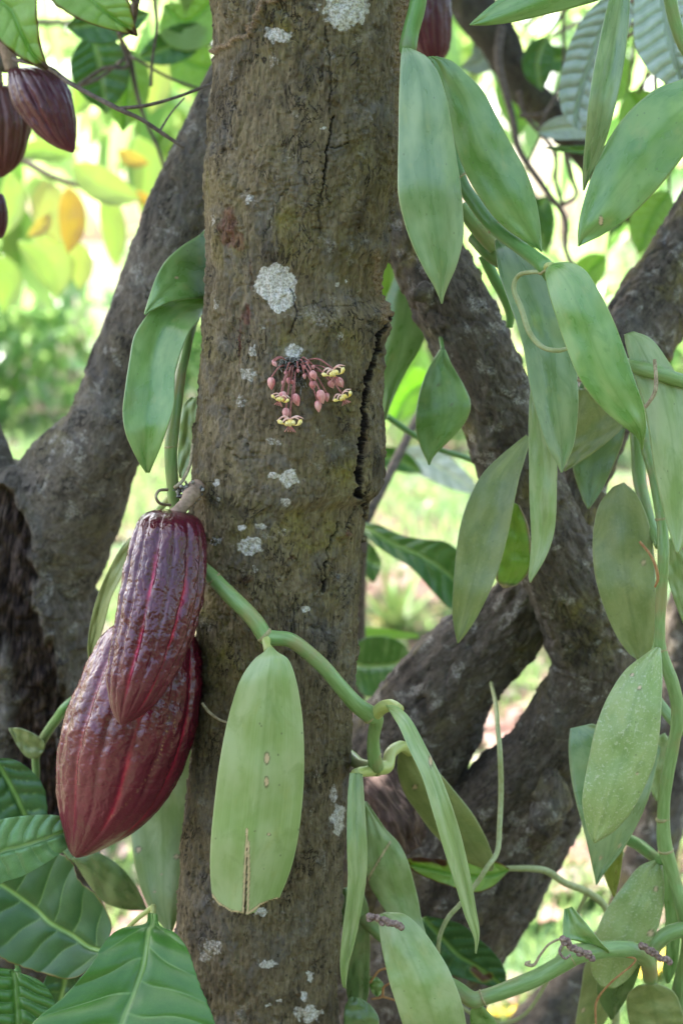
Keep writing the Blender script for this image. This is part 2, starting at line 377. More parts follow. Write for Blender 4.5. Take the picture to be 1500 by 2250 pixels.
# ------------------------------------------------------------------ setting: ground
def ground():
    b = NB('ground_soil_and_turf'); ob = b.obj(); n = b.noise(ob, 1.3, 5, .6); n2 = b.noise(ob, 30, 5, .7)
    turf = b.mix(n2, (.03, .065, .022), (.085, .135, .06)); soil = b.mix(n2, (.06, .03, .024), (.15, .085, .07))
    c = b.mix(b.ramp(n, [(.46, 0.), (.54, 1.)]), turf, soil)
    m = b.bsdf(c, .9, .2, b.bump(n2, .6, .02))
    xs = np.linspace(-90, 90, 91); ys = np.linspace(-20, 220, 121)
    X, Yg = np.meshgrid(xs, ys); Z = .05 * perlin(X * .15, Yg * .15) - .0 ; Z = np.where(np.hypot(X, Yg - 3) < 8, Z * .2, Z)
    o = mesh_obj('ground', np.stack([X, Yg, Z], -1), gridfaces(121, 91), m); kind(o, 'structure')
ground()

# ------------------------------------------------------------------ leaf clouds (bent leaves)
def leaf_cloud(C, D, Nn, Ln, Wd, rng, fold=.35):
    """C base points, D direction, Nn normals, lengths, widths -> V, F, rnd"""
    n = len(C); D = D / np.linalg.norm(D, axis=1)[:, None]
    Nn = Nn - D * (Nn * D).sum(1)[:, None]; Nn /= np.linalg.norm(Nn, axis=1)[:, None] + 1e-9
    A = np.cross(D, Nn); L = Ln[:, None]; W = Wd[:, None]; drop = np.array([0, 0, -1.])
    v = []
    for t, ww in ((0, 0), (.18, .72), (.42, 1), (.68, .86), (.88, .42), (1.03, 0)):
        mid = C + D * L * t + drop * L * .25 * t * t
        if ww == 0: v.append([mid])
        else: v.append([mid - A * W * ww * .5 + Nn * W * ww * .5 * fold, mid, mid + A * W * ww * .5 + Nn * W * ww * .5 * fold])
    V_ = np.stack([x for r in v for x in r], 1)           # n, 14, 3
    q = []
    for r in range(3):
        a = 1 + 3*r
        q += [[a, a+1, a+4, a+3], [a+1, a+2, a+5, a+4]]
    q += [[0, 2, 1, 1], [0, 3, 2, 2], [10, 11, 13, 13], [11, 12, 13, 13]]
    q = np.array(q); F = (q[None] + (np.arange(n) * 14)[:, None, None]).reshape(-1, 4)
    rnd = np.repeat(rng.rand(n), 14)
    return V_.reshape(-1, 3), F, rnd
def cloud_obj(name, C, D, Nn, Ln, Wd, rng, mat, parent=None):
    Vv, F, rnd = leaf_cloud(C, D, Nn, Ln, Wd, rng)
    return mesh_obj(name, Vv, fix_tris(F), mat, parent, attrs={'rnd': rnd})
def ball_points(rng, n, c, r, shell=.35):
    """clumpy points in an ellipsoid"""
    k = max(4, n // 60)
    u = rng.normal(size=(k, 3)); u /= np.linalg.norm(u, axis=1)[:, None]
    cl = u * (shell + (1 - shell) * rng.rand(k, 1)) ** .7
    i = rng.randint(0, k, n); p = cl[i] + rng.normal(size=(n, 3)) * .17
    return np.array(c) + p * np.array(r)
def foliage(name, rng, n, c, r, size, mat, parent, hang=.5, zmin=.03):
    p = ball_points(rng, n, c, r); p[:, 2] = np.maximum(p[:, 2], zmin + rng.rand(n) * .1)
    D = rng.normal(size=(n, 3)) + (p - np.array(c)) / np.array(r) * .6; D[:, 2] -= hang * 1.5
    Nn = rng.normal(size=(n, 3)) * .5 + np.array([0, 0, 1.]) ; L = size * (.6 + .8 * rng.rand(n))
    return cloud_obj(name, p, D, Nn, L, L * .38, rng, mat, parent)
RNG = np.random.RandomState(11)
def bush(label, x, y, r, h, n, size, mat, name='leafy_shrub', cat='shrub', zc=None, hang=.3, group=None):
    t = thing(name, label, cat, (x, y, 0), group)
    zc = h * .5 if zc is None else zc
    foliage('foliage', RNG, n, (x, y, zc), (r, r * .8, h * .5), size, mat, t, hang)
    for k in range(3):
        a = k * 2.1 + x
        wtube('stem', [(x + .03*math.cos(a), y + .03*math.sin(a), -.03, .012), (x + r*.3*math.cos(a), y + r*.3*math.sin(a), h*.4, .009), (x + r*.5*math.cos(a), y + r*.5*math.sin(a), h*.75, .004)], M['twig'], t, 8, 12)
    return t
def tree(label, x, y, h, cr, cz, n, size, mat, tr=.09, name='broadleaf_tree', hang=.4, squash=.7, bark='bark_dark'):
    t = thing(name, label, 'tree', (x, y, 0))
    wtube('trunk', [(x, y, -.1, tr*1.4), (x + .05, y, h*.3, tr), (x - .04, y + .05, h*.6, tr*.8), (x + .05, y, h*.9, tr*.3)], M[bark], t, 16, 30)
    for k in range(5):
        a = k * 1.26 + x * 3; z0 = h * (.4 + .08*k)
        wtube('limb', [(x, y, z0, tr*.55), (x + cr*.4*math.cos(a), y + cr*.4*math.sin(a), z0 + .35*cr, tr*.35), (x + cr*.85*math.cos(a), y + cr*.85*math.sin(a), cz + .1*cr, tr*.12)], M[bark], t, 8, 16)
    foliage('crown', RNG, n, (x, y, cz), (cr, cr, cr*squash), size, mat, t, hang)
    return t

# far trees and hedging shrubs behind the lawn
tree('tall bright green tree far beyond the lawn, seen between the limb and the pods', -3.4, 15.5, 6.5, 3.2, 4.2, 1600, .34, M['bg_green'], .16)
tree('tall yellow-green tree far back behind the thick upright trunk', .2, 17.5, 7, 3.4, 4.4, 1150, .36, M['bg_lime'], .17)
tree('tall shady green tree far beyond the vanilla leaves', 3.6, 15, 6.5, 3.0, 4.0, 1700, .33, M['bg_green'], .15)
tree('tall lime tree at the far edge of the lawn past the branching limbs', 6.3, 18, 7, 3.2, 4.3, 950, .36, M['bg_lime'], .16)
tree('tall pale tree at the far edge of the lawn past the hanging cacao pods', -7.0, 18, 7, 3.4, 4.3, 950, .36, M['bg_lime'], .16)
hedge = [(-3.4, 12.2, 1.2, 1.5, 1500, .17, 'bg_green', 'round green shrub at the end of the lawn below the yellow leaves'),
         (-1.7, 11.6, 1.1, 1.25, 1500, .16, 'bg_green', 'low dense green shrub at the lawn edge beside the sloping limb'),
         (-.2, 12.6, 1.3, 1.7, 900, .19, 'bg_lime', 'lime shrub at the lawn edge mostly behind the thick trunk'),
         (1.4, 10.6, 1.2, 1.5, 1300, .18, 'bg_lime', 'loose yellow-green shrub beyond the trunk with the split bark'),
         (3.1, 11.4, 1.3, 1.7, 1300, .18, 'bg_green', 'broad mid-green shrub behind the hanging vanilla leaves'),
         (4.8, 12.0, 1.2, 1.6, 700, .18, 'bg_green', 'green shrub beyond the grey limb at the edge of the view'),
         (-5.2, 12.8, 1.3, 1.7, 900, .2, 'bg_lime', 'bright shrub at the outer end of the hedge past the pods')]
for x, y, r, h, n, s, m, lab in hedge: bush(lab, x, y, r, h, n, s, M[m], group='shrubs along the far edge of the lawn')
# nearer leafy cacao trees whose crowns fill the upper corners
tree('young cacao tree with drooping lime and yellow leaves over the lawn', -1.25, 4.6, 2.4, .85, 1.75, 330, .24, M['bg_lime'], .04, 'cacao_tree', 1.1, .55)
tree('cacao tree with broad green leaves standing behind the vanilla vines', 1.35, 3.6, 2.5, .95, 1.75, 560, .24, M['bg_green'], .045, 'cacao_tree', 1.1, .6)
tree('slim cacao tree with bright leaves close behind the thick trunk', -.15, 6.2, 2.6, .9, 1.9, 330, .24, M['bg_lime'], .04, 'cacao_tree', 1.0, .6)
tree('cacao sapling with shaded leaves between lawn and forked trunk', -2.3, 6.8, 2.3, .8, 1.8, 220, .22, M['bg_green'], .035, 'cacao_tree', .9, .6)

# unseen foliage added behind the camera to break up the open sky light
og = foliage('sky_blocker_foliage', np.random.RandomState(31), 3600, (.1, -3.0, 1.35), (3.6, .9, 1.45), .27, M['bg_dark'], None, .6)
tag(kind(og, 'stuff'), 'dense dark foliage added unseen behind the camera to block sky light', 'sky_blocker_foliage')
# lawn grass (nobody could count it)
def grass():
    rng = np.random.RandomState(5); n = 30000
    y = 2.2 + 9.5 * rng.rand(n) ** 1.3; x = (rng.rand(n) - .5) * y * .62
    keep = perlin(x * 1.1, y * 1.1) > -.28; x, y = x[keep], y[keep]; n = len(x)
    h = .02 + .05 * rng.rand(n) * (1 + y / 8); wd = .0022 * (1 + y * .25); a = rng.rand(n) * 6.28
    c = np.stack([x, y, np.zeros(n) - .003], 1); d = np.stack([np.cos(a), np.sin(a), 0*a], 1)
    lean = rng.normal(size=(n, 3)) * .5; lean[:, 2] = 1
    tip = c + lean * h[:, None]; mid = c + lean * h[:, None] * .55 * np.array([.6, .6, 1.])
    V_ = np.stack([c - d*wd[:, None], c + d*wd[:, None], mid + d*wd[:, None]*.8, mid - d*wd[:, None]*.8, tip], 1)
    q = np.array([[0, 1, 2, 3], [3, 2, 4, 4]]); F = (q[None] + (np.arange(n) * 5)[:, None, None]).reshape(-1, 4)
    o = mesh_obj('grass', V_.reshape(-1, 3), fix_tris(F), M['grass'], attrs={'rnd': np.repeat(rng.rand(n), 5)})
    tag(kind(o, 'stuff'), 'short bright green lawn grass with bare patches', 'grass')
grass()
def litter():
    rng = np.random.RandomState(9); n = 4200
    y = 2.2 + 4.6 * rng.rand(n) ** 1.2; x = (rng.rand(n) - .5) * y * .62
    keep = perlin(x * 1.4 + 9, y * 1.4) > -.2*(x > 0); x, y = x[keep], y[keep]; n = len(x)
    C = np.stack([x, y, .006 + .02 * rng.rand(n)], 1); D = rng.normal(size=(n, 3)) * np.array([1, 1, .1])
    Nn = rng.normal(size=(n, 3)) * .35 + np.array([0, 0, 1.]); L = .025 + .06 * rng.rand(n)
    o = cloud_obj('leaf_litter', C, D, Nn, L, L * .42, rng, M['litter'])
    o.data.update(); co = np.zeros(len(o.data.vertices) * 3); o.data.vertices.foreach_get('co', co); co = co.reshape(-1, 3)
    co[:, 2] = np.maximum(co[:, 2] + .012, .004); o.data.vertices.foreach_set('co', co.ravel())
    tag(kind(o, 'stuff'), 'small brown and pink dead leaf scraps strewn over the lawn', 'leaf litter')
litter()

def fallen(label, px, py, L, ang, mat='fallen', rnd=.5, wr=.45):
    # a curled dry leaf lying on the ground where the pixel's ray meets it
    u = (1125 - py) * K; dy = math.cos(PITCH) + u*math.sin(PITCH); dz = -math.sin(PITCH) + u*math.cos(PITCH)
    t = -CAM[2] / dz; x = (px - 750) * K * t; y = dy * t
    n, m = 22, 13; v = np.linspace(0, 1, n)[:, None]; uu = np.linspace(-1, 1, m)[None]
    wv = np.sin(np.pi * np.clip(v, 0, 1) ** .8) ** .8 * L * wr / 2 + .0004
    X = (v - .5) * L + 0*uu; Y_ = uu * wv; Z = .012 + .35 * (uu**2) * wv + .06 * L * (2*v - 1)**2 + .006 * perlin(X*30 + px, Y_*30) + .004*np.cos(v*42)*np.abs(uu)
    Z = np.maximum(Z, .005)
    c, s = math.cos(ang), math.sin(ang)
    Vv = np.stack([X*c - Y_*s + x, X*s + Y_*c + y, Z], -1)
    o = mesh_obj('fallen_leaf', Vv, gridfaces(n, m), M[mat], attrs={'rnd': np.full(n*m, rnd)})
    tag(o, label, 'fallen leaf', 'dry leaves fallen on the lawn')
fallen('large greyish pink dry leaf lying below the olive twig', 1265, 1965, .26, .25, rnd=.98, wr=.5)
fallen('pale peach dry leaf lying beside the big dark limb foot', 1150, 2030, .21, -.2, rnd=.66)
fallen('pinkish dry leaf tilted behind the tip of the olive twig', 1290, 1900, .2, .5, rnd=.4)
fallen('salmon dry leaf just past the small folded green leaf', 1190, 1990, .16, .9, rnd=.5)
fallen('small whitish dry leaf on the moss under the thick green stem', 1165, 2185, .12, -.4, rnd=.98)
fallen('dark brown dry leaf near the bottom bend of the green stem', 1110, 2215, .1, .5, rnd=.02)
fallen('dry pale leaf lit between the two crossing limbs', 1070, 1640, .16, .2, rnd=.7)
fallen('yellow fallen leaf below the bottom green stem', 1110, 2240, .07, .2, 'fallen_yellow')
fallen('yellow fallen leaf with a dark eye spot, seen between vine leaves', 1420, 2130, .17, 1.3, 'fallen_yellow')
fallen('rust brown dry leaf in the gap beside the left trunk', 262, 1190, .22, .2, rnd=.1)
fallen('brick-pink dry leaf lying under the glossy corner leaves', 45, 2120, .2, -.3, rnd=.2, wr=.6)
fallen('reddish brown dry leaf on bare soil past the split bark', 975, 990, .35, .1, rnd=.12)
fallen('tan dry leaf on the grass between the trunk and the middle limb', 930, 1090, .22, .6, rnd=.35)
fallen('long whitish dry leaf past the speckled vanilla leaf', 1390, 1790, .22, .2, rnd=.9)
fallen('small salmon leaf caught in the gap where the limbs fork', 1205, 1440, .14, .2, rnd=.45)
def spiky(px, py, label, sz=.3, n=34):
    u = (1125 - py) * K; dy = math.cos(PITCH) + u*math.sin(PITCH); dz = -math.sin(PITCH) + u*math.cos(PITCH)
    t = -CAM[2] / dz; x = (px - 750) * K * t; y = dy * t
    th = thing('spiky_plant', label, 'plant', (x, y, 0)); rng = np.random.RandomState(int(px))
    for k in range(n):
        a = k * 2.4; e = .25 + 1.1 * (k / n); L = sz * (.7 + .4 * rng.rand())
        tt = np.linspace(0, 1, 12)[:, None]; hor = np.cos(e) * L * tt; ver = np.sin(e) * L * tt - .3 * L * tt**2 * math.cos(e) + .01
        uu = np.linspace(-1, 1, 3)[None]; ww = .018 * (1 - tt**1.6) + .0005
        X = x + math.cos(a) * hor - math.sin(a) * uu * ww; Y_ = y + math.sin(a) * hor + math.cos(a) * uu * ww; Z = ver + .4 * np.abs(uu) * ww
        mesh_obj('leaf', np.stack([X, Y_, Z + 0*uu], -1), gridfaces(12, 3), M['spiky'], th, attrs={'rnd': np.full(36, rng.rand())})
spiky(868, 1400, 'rosette of spiky striped leaves growing in the lawn past the trunk')

# ------------------------------------------------------------------ the main trunk
EDGE = [(-60,462,895),(0,462,893),(60,466,891),(130,468,888),(200,464,882),(260,456,879),(330,451,878),(400,447,875),(440,446,867),(500,446,858),(550,446,856),(600,447,842),
        (640,446,836),(665,446,842),(690,445,852),(730,444,852),(760,443,846),(800,441,844),(900,434,842),(1000,423,843),(1060,420,838),(1082,419,826),(1094,419,808),(1150,420,803),(1250,424,795),
        (1350,430,785),(1450,433,778),(1550,430,773),(1650,422,768),(1750,412,763),(1850,400,759),(1950,390,754),(2050,386,748),(2150,384,744),(2250,382,742),(2340,380,742)]
TY = 1.10
LICHEN = [(606,622,38,35,1.35),(616,650,28,30,1.35),(757,15,50,42,1),(752,45,26,20,.9),(610,78,30,18,.75),(600,130,14,22,.4),(548,825,17,16,.6),(603,1045,17,12,.8),(634,1050,20,18,.85),(550,1198,27,18,1),(541,1205,15,18,1),(570,1158,14,8,.8),(530,1160,8,8,.8),
          (475,1060,8,9,.85),(628,1105,13,12,.6),(530,880,16,12,.5),(463,485,6,14,.5),(476,668,5,14,.5),(548,435,9,12,.6),(712,282,8,5,.7),(492,752,7,12,.35),(600,970,14,10,.5),(552,770,9,14,.6),(575,2005,19,14,1),(590,2117,20,10,.9),(680,2147,8,11,.9),(666,2188,9,11,.9),(680,2225,20,18,.8),(655,2225,8,14,.7),
          (740,1800,14,40,.75),(735,1740,6,20,.6),(470,2080,22,16,.55),(450,2105,14,10,.5),(670,1335,9,6,.8),(560,1255,9,10,.5),(480,1195,7,8,.6),(620,1170,15,12,.4),(760,870,7,9,.4),(775,1080,6,12,.35),(648,770,22,14,.8),(575,720,5,8,.6),(738,625,5,5,.7),(760,615,4,6,.6),(700,1710,8,14,.4),(685,1790,6,18,.4),(715,1060,8,10,.35),(500,1380,10,12,.3),(735,1480,10,14,.3),(480,1100,5,6,.6),(590,2205,7,5,.8),(615,2202,7,5,.8),(560,640,8,12,.4),(790,640,8,10,.4),(745,740,9,12,.45)]
CRACKS = [([(846,700),(832,735),(822,790),(806,840),(801,900),(797,960),(791,1020),(784,1085)], 6.5, .020),
          ([(800,1088),(802,1150),(797,1230)], 3, .004),
          ([(735,255),(722,320),(716,370),(708,430)], 2.6, .003), ([(722,320),(750,322),(768,315)], 2, .002),
          ([(742,1150),(728,1185),(718,1210),(715,1260),(709,1300)], 2.6, .003), ([(700,1240),(712,1300)], 2, .002),
          ([(775,1115),(760,1150),(770,1190)], 2.5, .003), ([(655,668),(700,670),(760,672),(810,660)], 1.2, .0008),
          ([(640,640),(652,690),(640,735)], 2.5, .001),([(715,60),(726,140),(725,250)], 1.8, .0018),([(880,420),(862,460),(858,520)], 3, .003),
          ([(640,395),(600,470),(580,520)], 1.5, .0012), ([(700,440),(705,520)], 1.5, .0012), ([(650,1300),(640,1380),(650,1450)], 1.5, .0012)]
KNOTS = [(540,985,46,30,.0020,1),(512,510,30,48,.0026,0),(540,690,13,22,.0012,0),(640,1235,28,22,.0028,0),(757,1172,17,16,.003,0),(540,1268,34,20,.0018,1),(612,1240,14,12,.001,0),(560,463,24,10,-.0012,0),
         (490,405,34,26,.0014,1),(830,690,22,34,.0045,0),(735,215,20,22,.0025,0),(500,25,22,26,.0018,1),(655,785,34,16,.0022,0),(655,460,50,26,.0009,1),(500,1165,14,16,.0015,1),(470,1350,22,22,.0012,1),(770,480,36,26,.0013,1),(700,520,20,26,.001,1),(610,385,46,24,.0012,1),(475,695,10,10,-.0014,0),(658,1810,12,10,-.002,1),(560,1330,26,18,.0012,1),(715,345,40,22,.0014,1),(760,305,26,16,.0016,1)]
def main_trunk():
    t = thing('cacao_tree', 'thick upright cacao trunk with pale lichen spots and split bark, bearing pink flowers', 'tree', (0, TY, 0))
    n = 1090; py = np.linspace(-55, 2335, n); e = np.array(EDGE, float)
    Lx = np.interp(py, e[:, 0], e[:, 1]); Rx = np.interp(py, e[:, 0], e[:, 2])
    ker = np.hanning(15); ker /= ker.sum(); sm = lambda a: np.convolve(np.pad(a, 7, 'edge'), ker, 'valid')
    Lx, Rx = sm(Lx), sm(Rx)
    pl = P(Lx, py, TY); pr = P(Rx, py, TY)
    cx = (pl[:, 0] + pr[:, 0]) / 2; r = (pr[:, 0] - pl[:, 0]) / 2 * .995; z = pl[:, 2]
    f = np.linspace(-1.95, 1.95, 330); bk = np.linspace(1.95, 2*math.pi - 1.95, 40)[1:-1]
    phi = np.concatenate([f, bk]); m = len(phi)
    PH, Z = np.meshgrid(phi, z); R = r[:, None] + 0*PH; CX = cx[:, None] + 0*PH
    X = CX + R*np.sin(PH); Yw = TY - R*np.cos(PH)
    qx, qy = proj(np.stack([X, Yw, Z], -1)); front = np.cos(PH) > -.2
    c0, s0 = np.cos(PH)*.06, np.sin(PH)*.06
    wx = qx + 7*perlin(qx/26., qy/26., 3.) + 3*perlin(qx/9., qy/9., 1.); wy = qy + 9*perlin(qx/26., qy/26., 8.) + 3*perlin(qx/9., qy/9., 5.)
    D = .0022*perlin(c0*22, s0*22, Z*9) + .0010*fbm(c0*70, s0*70, Z*30, 3)
    rid = np.abs(perlin(c0*190, s0*190, Z*36)); D -= .0009*sstep(.16, .0, rid)*sstep(-.2, .3, perlin(c0*20, s0*20, Z*15 + 4))
    D += .0008*fbm(c0*330, s0*330, Z*140, 3) + .0006*perlin(c0*480, s0*480, Z*340)
    D -= .0011*sstep(.5, .68, fbm(c0*75, s0*75 + 9, Z*110, 3)); D += .0012*sstep(.42, .5, fbm(c0*38 + 5, s0*38, Z*30, 4))
    hz = np.abs(perlin(c0*18, s0*18, Z*110 + perlin(c0*40, s0*40, Z*20))); D -= .0006*sstep(.07, 0, hz)*sstep(.05, .35, perlin(c0*14+7, s0*14, Z*14))
    # flaky plates
    pl_ = fbm(c0*60 + 3, s0*60, Z*45, 3); D += .0009*sstep(.32, .38, pl_)
    lich = np.zeros_like(D); dark = np.zeros_like(D); red = np.zeros_like(D); crust = np.zeros_like(D)
    for x, y, rx, ry, a in LICHEN:
        d = np.hypot((wx-x)/(rx*1.15), (wy-y)/(ry*1.15)); lich = np.maximum(lich, np.minimum(a, 1.)*sstep(1.2, .6 if a < 1.2 else .85, d + (.3 if a < 1.2 else .12)*perlin(qx/11., qy/14., x)))
    for k, (x, y, rx, ry, h, ring) in enumerate(KNOTS):
        d = np.hypot((wx-x)/rx, (wy-y)/ry); g = np.exp(-d*d*1.1)
        D += h*g
        if ring: D += -.0011*sstep(.45, 1, np.cos(d*9 + 1.2*perlin(qx/14., qy/14., 2)))*np.exp(-d*d*.9)
        if k < 5 or k == 11: D -= .0022*sstep(.25, .6, fbm(qx/12., qy/20., 9., 3))*sstep(1.1, .5, d)
    for ln, wd, dp in CRACKS:
        d = segdist(wx + (3*perlin(qx/5., qy/5.) if wd > 6 else 0), wy, ln); wq = wd*(1 + (.75 if wd > 6 else .35)*perlin(qy/22., 0*qy, 4.))
        k = sstep(wq*1.15, wq*.55, d); D -= (.0055 if wd > 6 else dp)*k; D += .0012*np.exp(-((d - wq*1.9)/(wq*.8))**2)*(wd > 3)
        dark = np.maximum(dark, sstep(wq*1.35, wq*.95, d) if wd > 6 else k*(.92 if wd > 2.2 else .45))  # dark inner wood plus depth shade, painted wider than the main groove
    for x, y, rx, ry, a in [(505,500,20,48,.85),(525,530,16,22,.7),(541,690,10,24,.9),(640,1228,10,6,.6),(757,1172,8,10,.7),(527,750,3,60,.8),(800,930,9,90,.3),(552,600,3,40,.5),(540,1275,16,10,.4)]:
        red = np.maximum(red, a*sstep(1.1, .7, np.hypot((wx-x)/rx, (wy-y)/ry)))
    D -= .002*red*sstep(-.1, .4, perlin(qx/9., qy/28., 2.))
    dark = np.maximum(dark, .8*red*sstep(.12, .4, perlin(qx/6., qy/22., 7.)))
    crust = np.maximum(crust, .85*sstep(862, 876, qx + 6*perlin(qy/20., 0*qy))*sstep(620, 380, qy)*(qy > -60))
    crust = np.maximum(crust, sstep(1.1, .7, np.hypot((wx-840)/16, (wy-690)/46))); crust = np.maximum(crust, .8*sstep(1, .6, np.hypot((wx-826)/9, (wy-600)/70)))
    D += crust*.0018*(.6 + fbm(qx/9., qy/9., 4., 3))
    # an old root trace across the top
    d = segdist(wx, wy, [(475,108),(505,95),(545,72),(560,40),(575,8),(620,-6),(700,-20)]); k = sstep(9, 4, d); D += .0022*k; crust = np.maximum(crust, k*.9)
    moss = .35 + .65*sstep(-.3, .4, perlin(qx/120., qy/170., 6.)); moss *= 1 - .85*sstep(1350, 1750, qy); moss *= 1 - .7*np.exp(-((qy-200)/150)**2)
    fr = front.astype(float); D = np.where(front, D, .0022*perlin(c0*22, s0*22, Z*9) + .0010*fbm(c0*70, s0*70, Z*30, 3))
    lich *= fr; dark *= fr; red *= fr; crust *= fr
    X = CX + (R + D)*np.sin(PH); Yw = TY - (R + D)*np.cos(PH)
    Vv = np.stack([X, Yw, Z], -1)
    # continue to the ground and up into the crown
    zb = np.array([.62, .45, .25, .1, -.03]); rows = []
    for i, zz in enumerate(zb):
        g = 1 + .12*(i+1)**1.3 * .5; row = Vv[-1].copy(); row[:, 0] = cx[-1] + (row[:, 0]-cx[-1])*g; row[:, 1] = TY + (row[:, 1]-TY)*g; row[:, 2] = zz; rows.append(row)
    top = []
    for i, zz in enumerate([2.3, 2.0, 1.75, 1.6]):
        g = [.35, .62, .85, .95][i]; row = Vv[0].copy(); row[:, 0] = cx[0] + [.04, .02, .01, 0][i] + (row[:, 0]-cx[0])*g; row[:, 1] = TY + (row[:, 1]-TY)*g; row[:, 2] = zz; top.append(row)
    Vv = np.concatenate([np.array(top), Vv, np.array(rows)], 0); N_ = len(Vv)
    ext = lambda a, v: np.concatenate([np.full((4, m), v), a, np.full((5, m), v)], 0)
    uvz = Vv[..., 2]; uv = np.stack([np.broadcast_to(phi*.06, (N_, m)), uvz], -1)
    mesh_obj('trunk', Vv, gridfaces(N_, m, True), M['bark'], t, uv, {'lichen': ext(lich, 0), 'dark': ext(dark, 0), 'red': ext(red, 0), 'crust': ext(crust, 0), 'moss': ext(moss, .5)})
    # limbs and crown overhead, out of frame: they shade the scene
    x0 = cx[0]
    for k in range(6):
        a = k*1.05 + .3
        wtube('limb', [(x0, TY, 1.62 + .07*k, .028), (x0 + .3*math.cos(a), TY + .3*math.sin(a), 1.95 + .05*k, .02), (x0 + .9*math.cos(a), TY + .9*math.sin(a), 2.25 + .05*k, .008)], M['bark_dark'], t, 10, 20)
    rng = np.random.RandomState(21)
    foliage('crown', rng, 1700, (-.5, 1.85, 2.55), (.95, .72, .33), .24, M['bg_green'], t, .5)
    return t
main_tree = main_trunk()

# ------------------------------------------------------------------ other trunks and limbs
def bark_disp(amp=1., seed=0., sc=1.):
    def f(a, b, v):
        d = .0035*perlin(a*14*sc + seed, b*14*sc, v*9*sc) + .0018*fbm(a*45*sc, b*45*sc + seed, v*18*sc, 3)
        rg = np.abs(perlin(a*62*sc, b*62*sc, v*48*sc + seed)); d = d - .0016*sstep(.12, 0, rg)*sstep(-.2, .3, perlin(a*18, b*18, v*14 + seed))
        d = d + .0009*fbm(a*130, b*130 + seed, v*95, 3)
        d = d + .0012*sstep(.25, .33, fbm(a*50, b*50 + seed, v*50, 2))
        return d*amp
    return f
lt = thing('cacao_tree', 'old forked cacao tree with deeply cracked dark bark behind the hanging pods', 'tree', (-.32, 1.36, 0))
LB = M['bark_left']
tube('trunk', [(60,2700,1.44,420),(20,2250,1.42,430),(5,1900,1.40,430),(10,1600,1.38,420),(15,1400,1.37,400),(20,1250,1.36,370),(35,1120,1.35,300),(50,1045,1.35,230),(55,1025,1.35,150)], LB, lt, 200, 3.2, bark_disp(1.7, 2.))
tube('limb', [(20,1420,1.37,260),(90,1200,1.355,285),(170,1050,1.34,250),(228,960,1.33,190),(272,850,1.33,168),(318,700,1.33,165),(362,560,1.33,158),(412,430,1.34,150),(470,310,1.35,135),(520,150,1.37,105),(600,-60,1.40,90),(640,-300,1.45,80)], LB, lt, 150, 3, bark_disp(.8, 5.))
tube('limb', [(30,1300,1.36,220),(-15,1120,1.35,160),(-60,960,1.35,120),(-130,700,1.36,90),(-170,300,1.38,70)], LB, lt, 90, 5, bark_disp(1., 8.))
# torn, fibrous hollow on the near face of the old trunk
def tear(o):
    me = o.data; n = len(me.vertices); co = np.zeros(n*3); me.vertices.foreach_get('co', co); co = co.reshape(-1, 3)
    px, py = proj(co); face = co[:, 1] < 1.36
    ln = [(-10,1120),(20,1220),(15,1330),(60,1430),(85,1540),(70,1640),(100,1760)]
    d = segdist(px + 16*perlin(px/30., py/50.), py, ln); k = sstep(62, 34, d + 20*perlin(px/18., py/40., 3.))*face
    fib = perlin(px/7., py/45., 1.); k2 = k*(.55 + .6*fib)
    co[:, 1] += .016*k - .010*k*fib - .004*np.exp(-((d - 66)/14)**2)*face; me.vertices.foreach_set('co', co.ravel())
    a = me.attributes.new('torn', 'FLOAT', 'POINT'); a.data.foreach_set('value', np.clip(k, 0, 1).astype(np.float32))
for o_ in list(lt.children): tear(o_)
wtube('trunk', [(*P(60,2690,1.44), .075), (-.30, 1.44, .25, .085), (-.31, 1.44, -.05, .11)], LB, lt, 40, 20)
zc = thing_dummy = None
foliage('crown', np.random.RandomState(4), 420, (-1.15, 1.9, 2.45), (.5, .5, .3), .24, M['bg_green'], lt, .5)
wtube('limb', [(*P(640,-290,1.45), .014), (.0, 1.6, 2.1, .01), (-.3, 1.8, 2.4, .006)], LB, lt, 10, 16)
wtube('limb', [(*P(-170,310,1.38), .013), (-.55, 1.5, 1.9, .01), (-.75, 1.75, 2.4, .006)], LB, lt, 10, 16)

rt = thing('cacao_tree', 'leaning cacao tree with crossing dark limbs that fork behind the vanilla vines', 'tree', (.12, 1.36, 0))
RB = M['bark_right']
tube('limb', [(800,60,1.34,110),(850,300,1.30,120),(905,480,1.27,140),(985,650,1.25,165),(1060,800,1.24,165),(1120,960,1.24,170),(1175,1110,1.24,165),(1235,1250,1.24,190),(1288,1390,1.25,180),(1292,1480,1.26,172),(1200,1632,1.28,160),(1112,1722,1.30,175),(1010,1860,1.32,250),(930,2020,1.34,300),(880,2250,1.36,330),(860,2600,1.40,360)], RB, rt, 150, 3, bark_disp(1.2, 12.))
tube('limb', [(1235,1180,1.27,120),(1150,1330,1.29,170),(1075,1412,1.30,195),(985,1500,1.31,225),(900,1640,1.33,280),(850,1780,1.35,300),(830,2000,1.38,320),(840,2400,1.42,340)], RB, rt, 150, 3, bark_disp(1.4, 15.))
tube('limb', [(1290,1640,1.33,150),(1215,1720,1.33,190),(1140,1850,1.33,205),(1050,2000,1.34,230),(960,2150,1.36,260),(900,2350,1.38,280)], RB, rt, 130, 3.4, bark_disp(1.5, 19.))
tube('limb', [(1230,1300,1.27,130),(1255,1180,1.27,110),(1270,1080,1.28,110),(1300,960,1.30,130),(1360,820,1.33,170),(1430,690,1.36,165),(1510,560,1.38,165),(1600,400,1.40,160),(1720,160,1.45,130)], RB, rt, 130, 3.2, bark_disp(1.1, 23.))
tube('limb', [(1380,2050,1.62,120),(1460,1750,1.66,110),(1490,1500,1.7,110),(1530,1250,1.72,90),(1580,1000,1.75,80)], RB, rt, 50, 6, bark_disp(1., 25.))
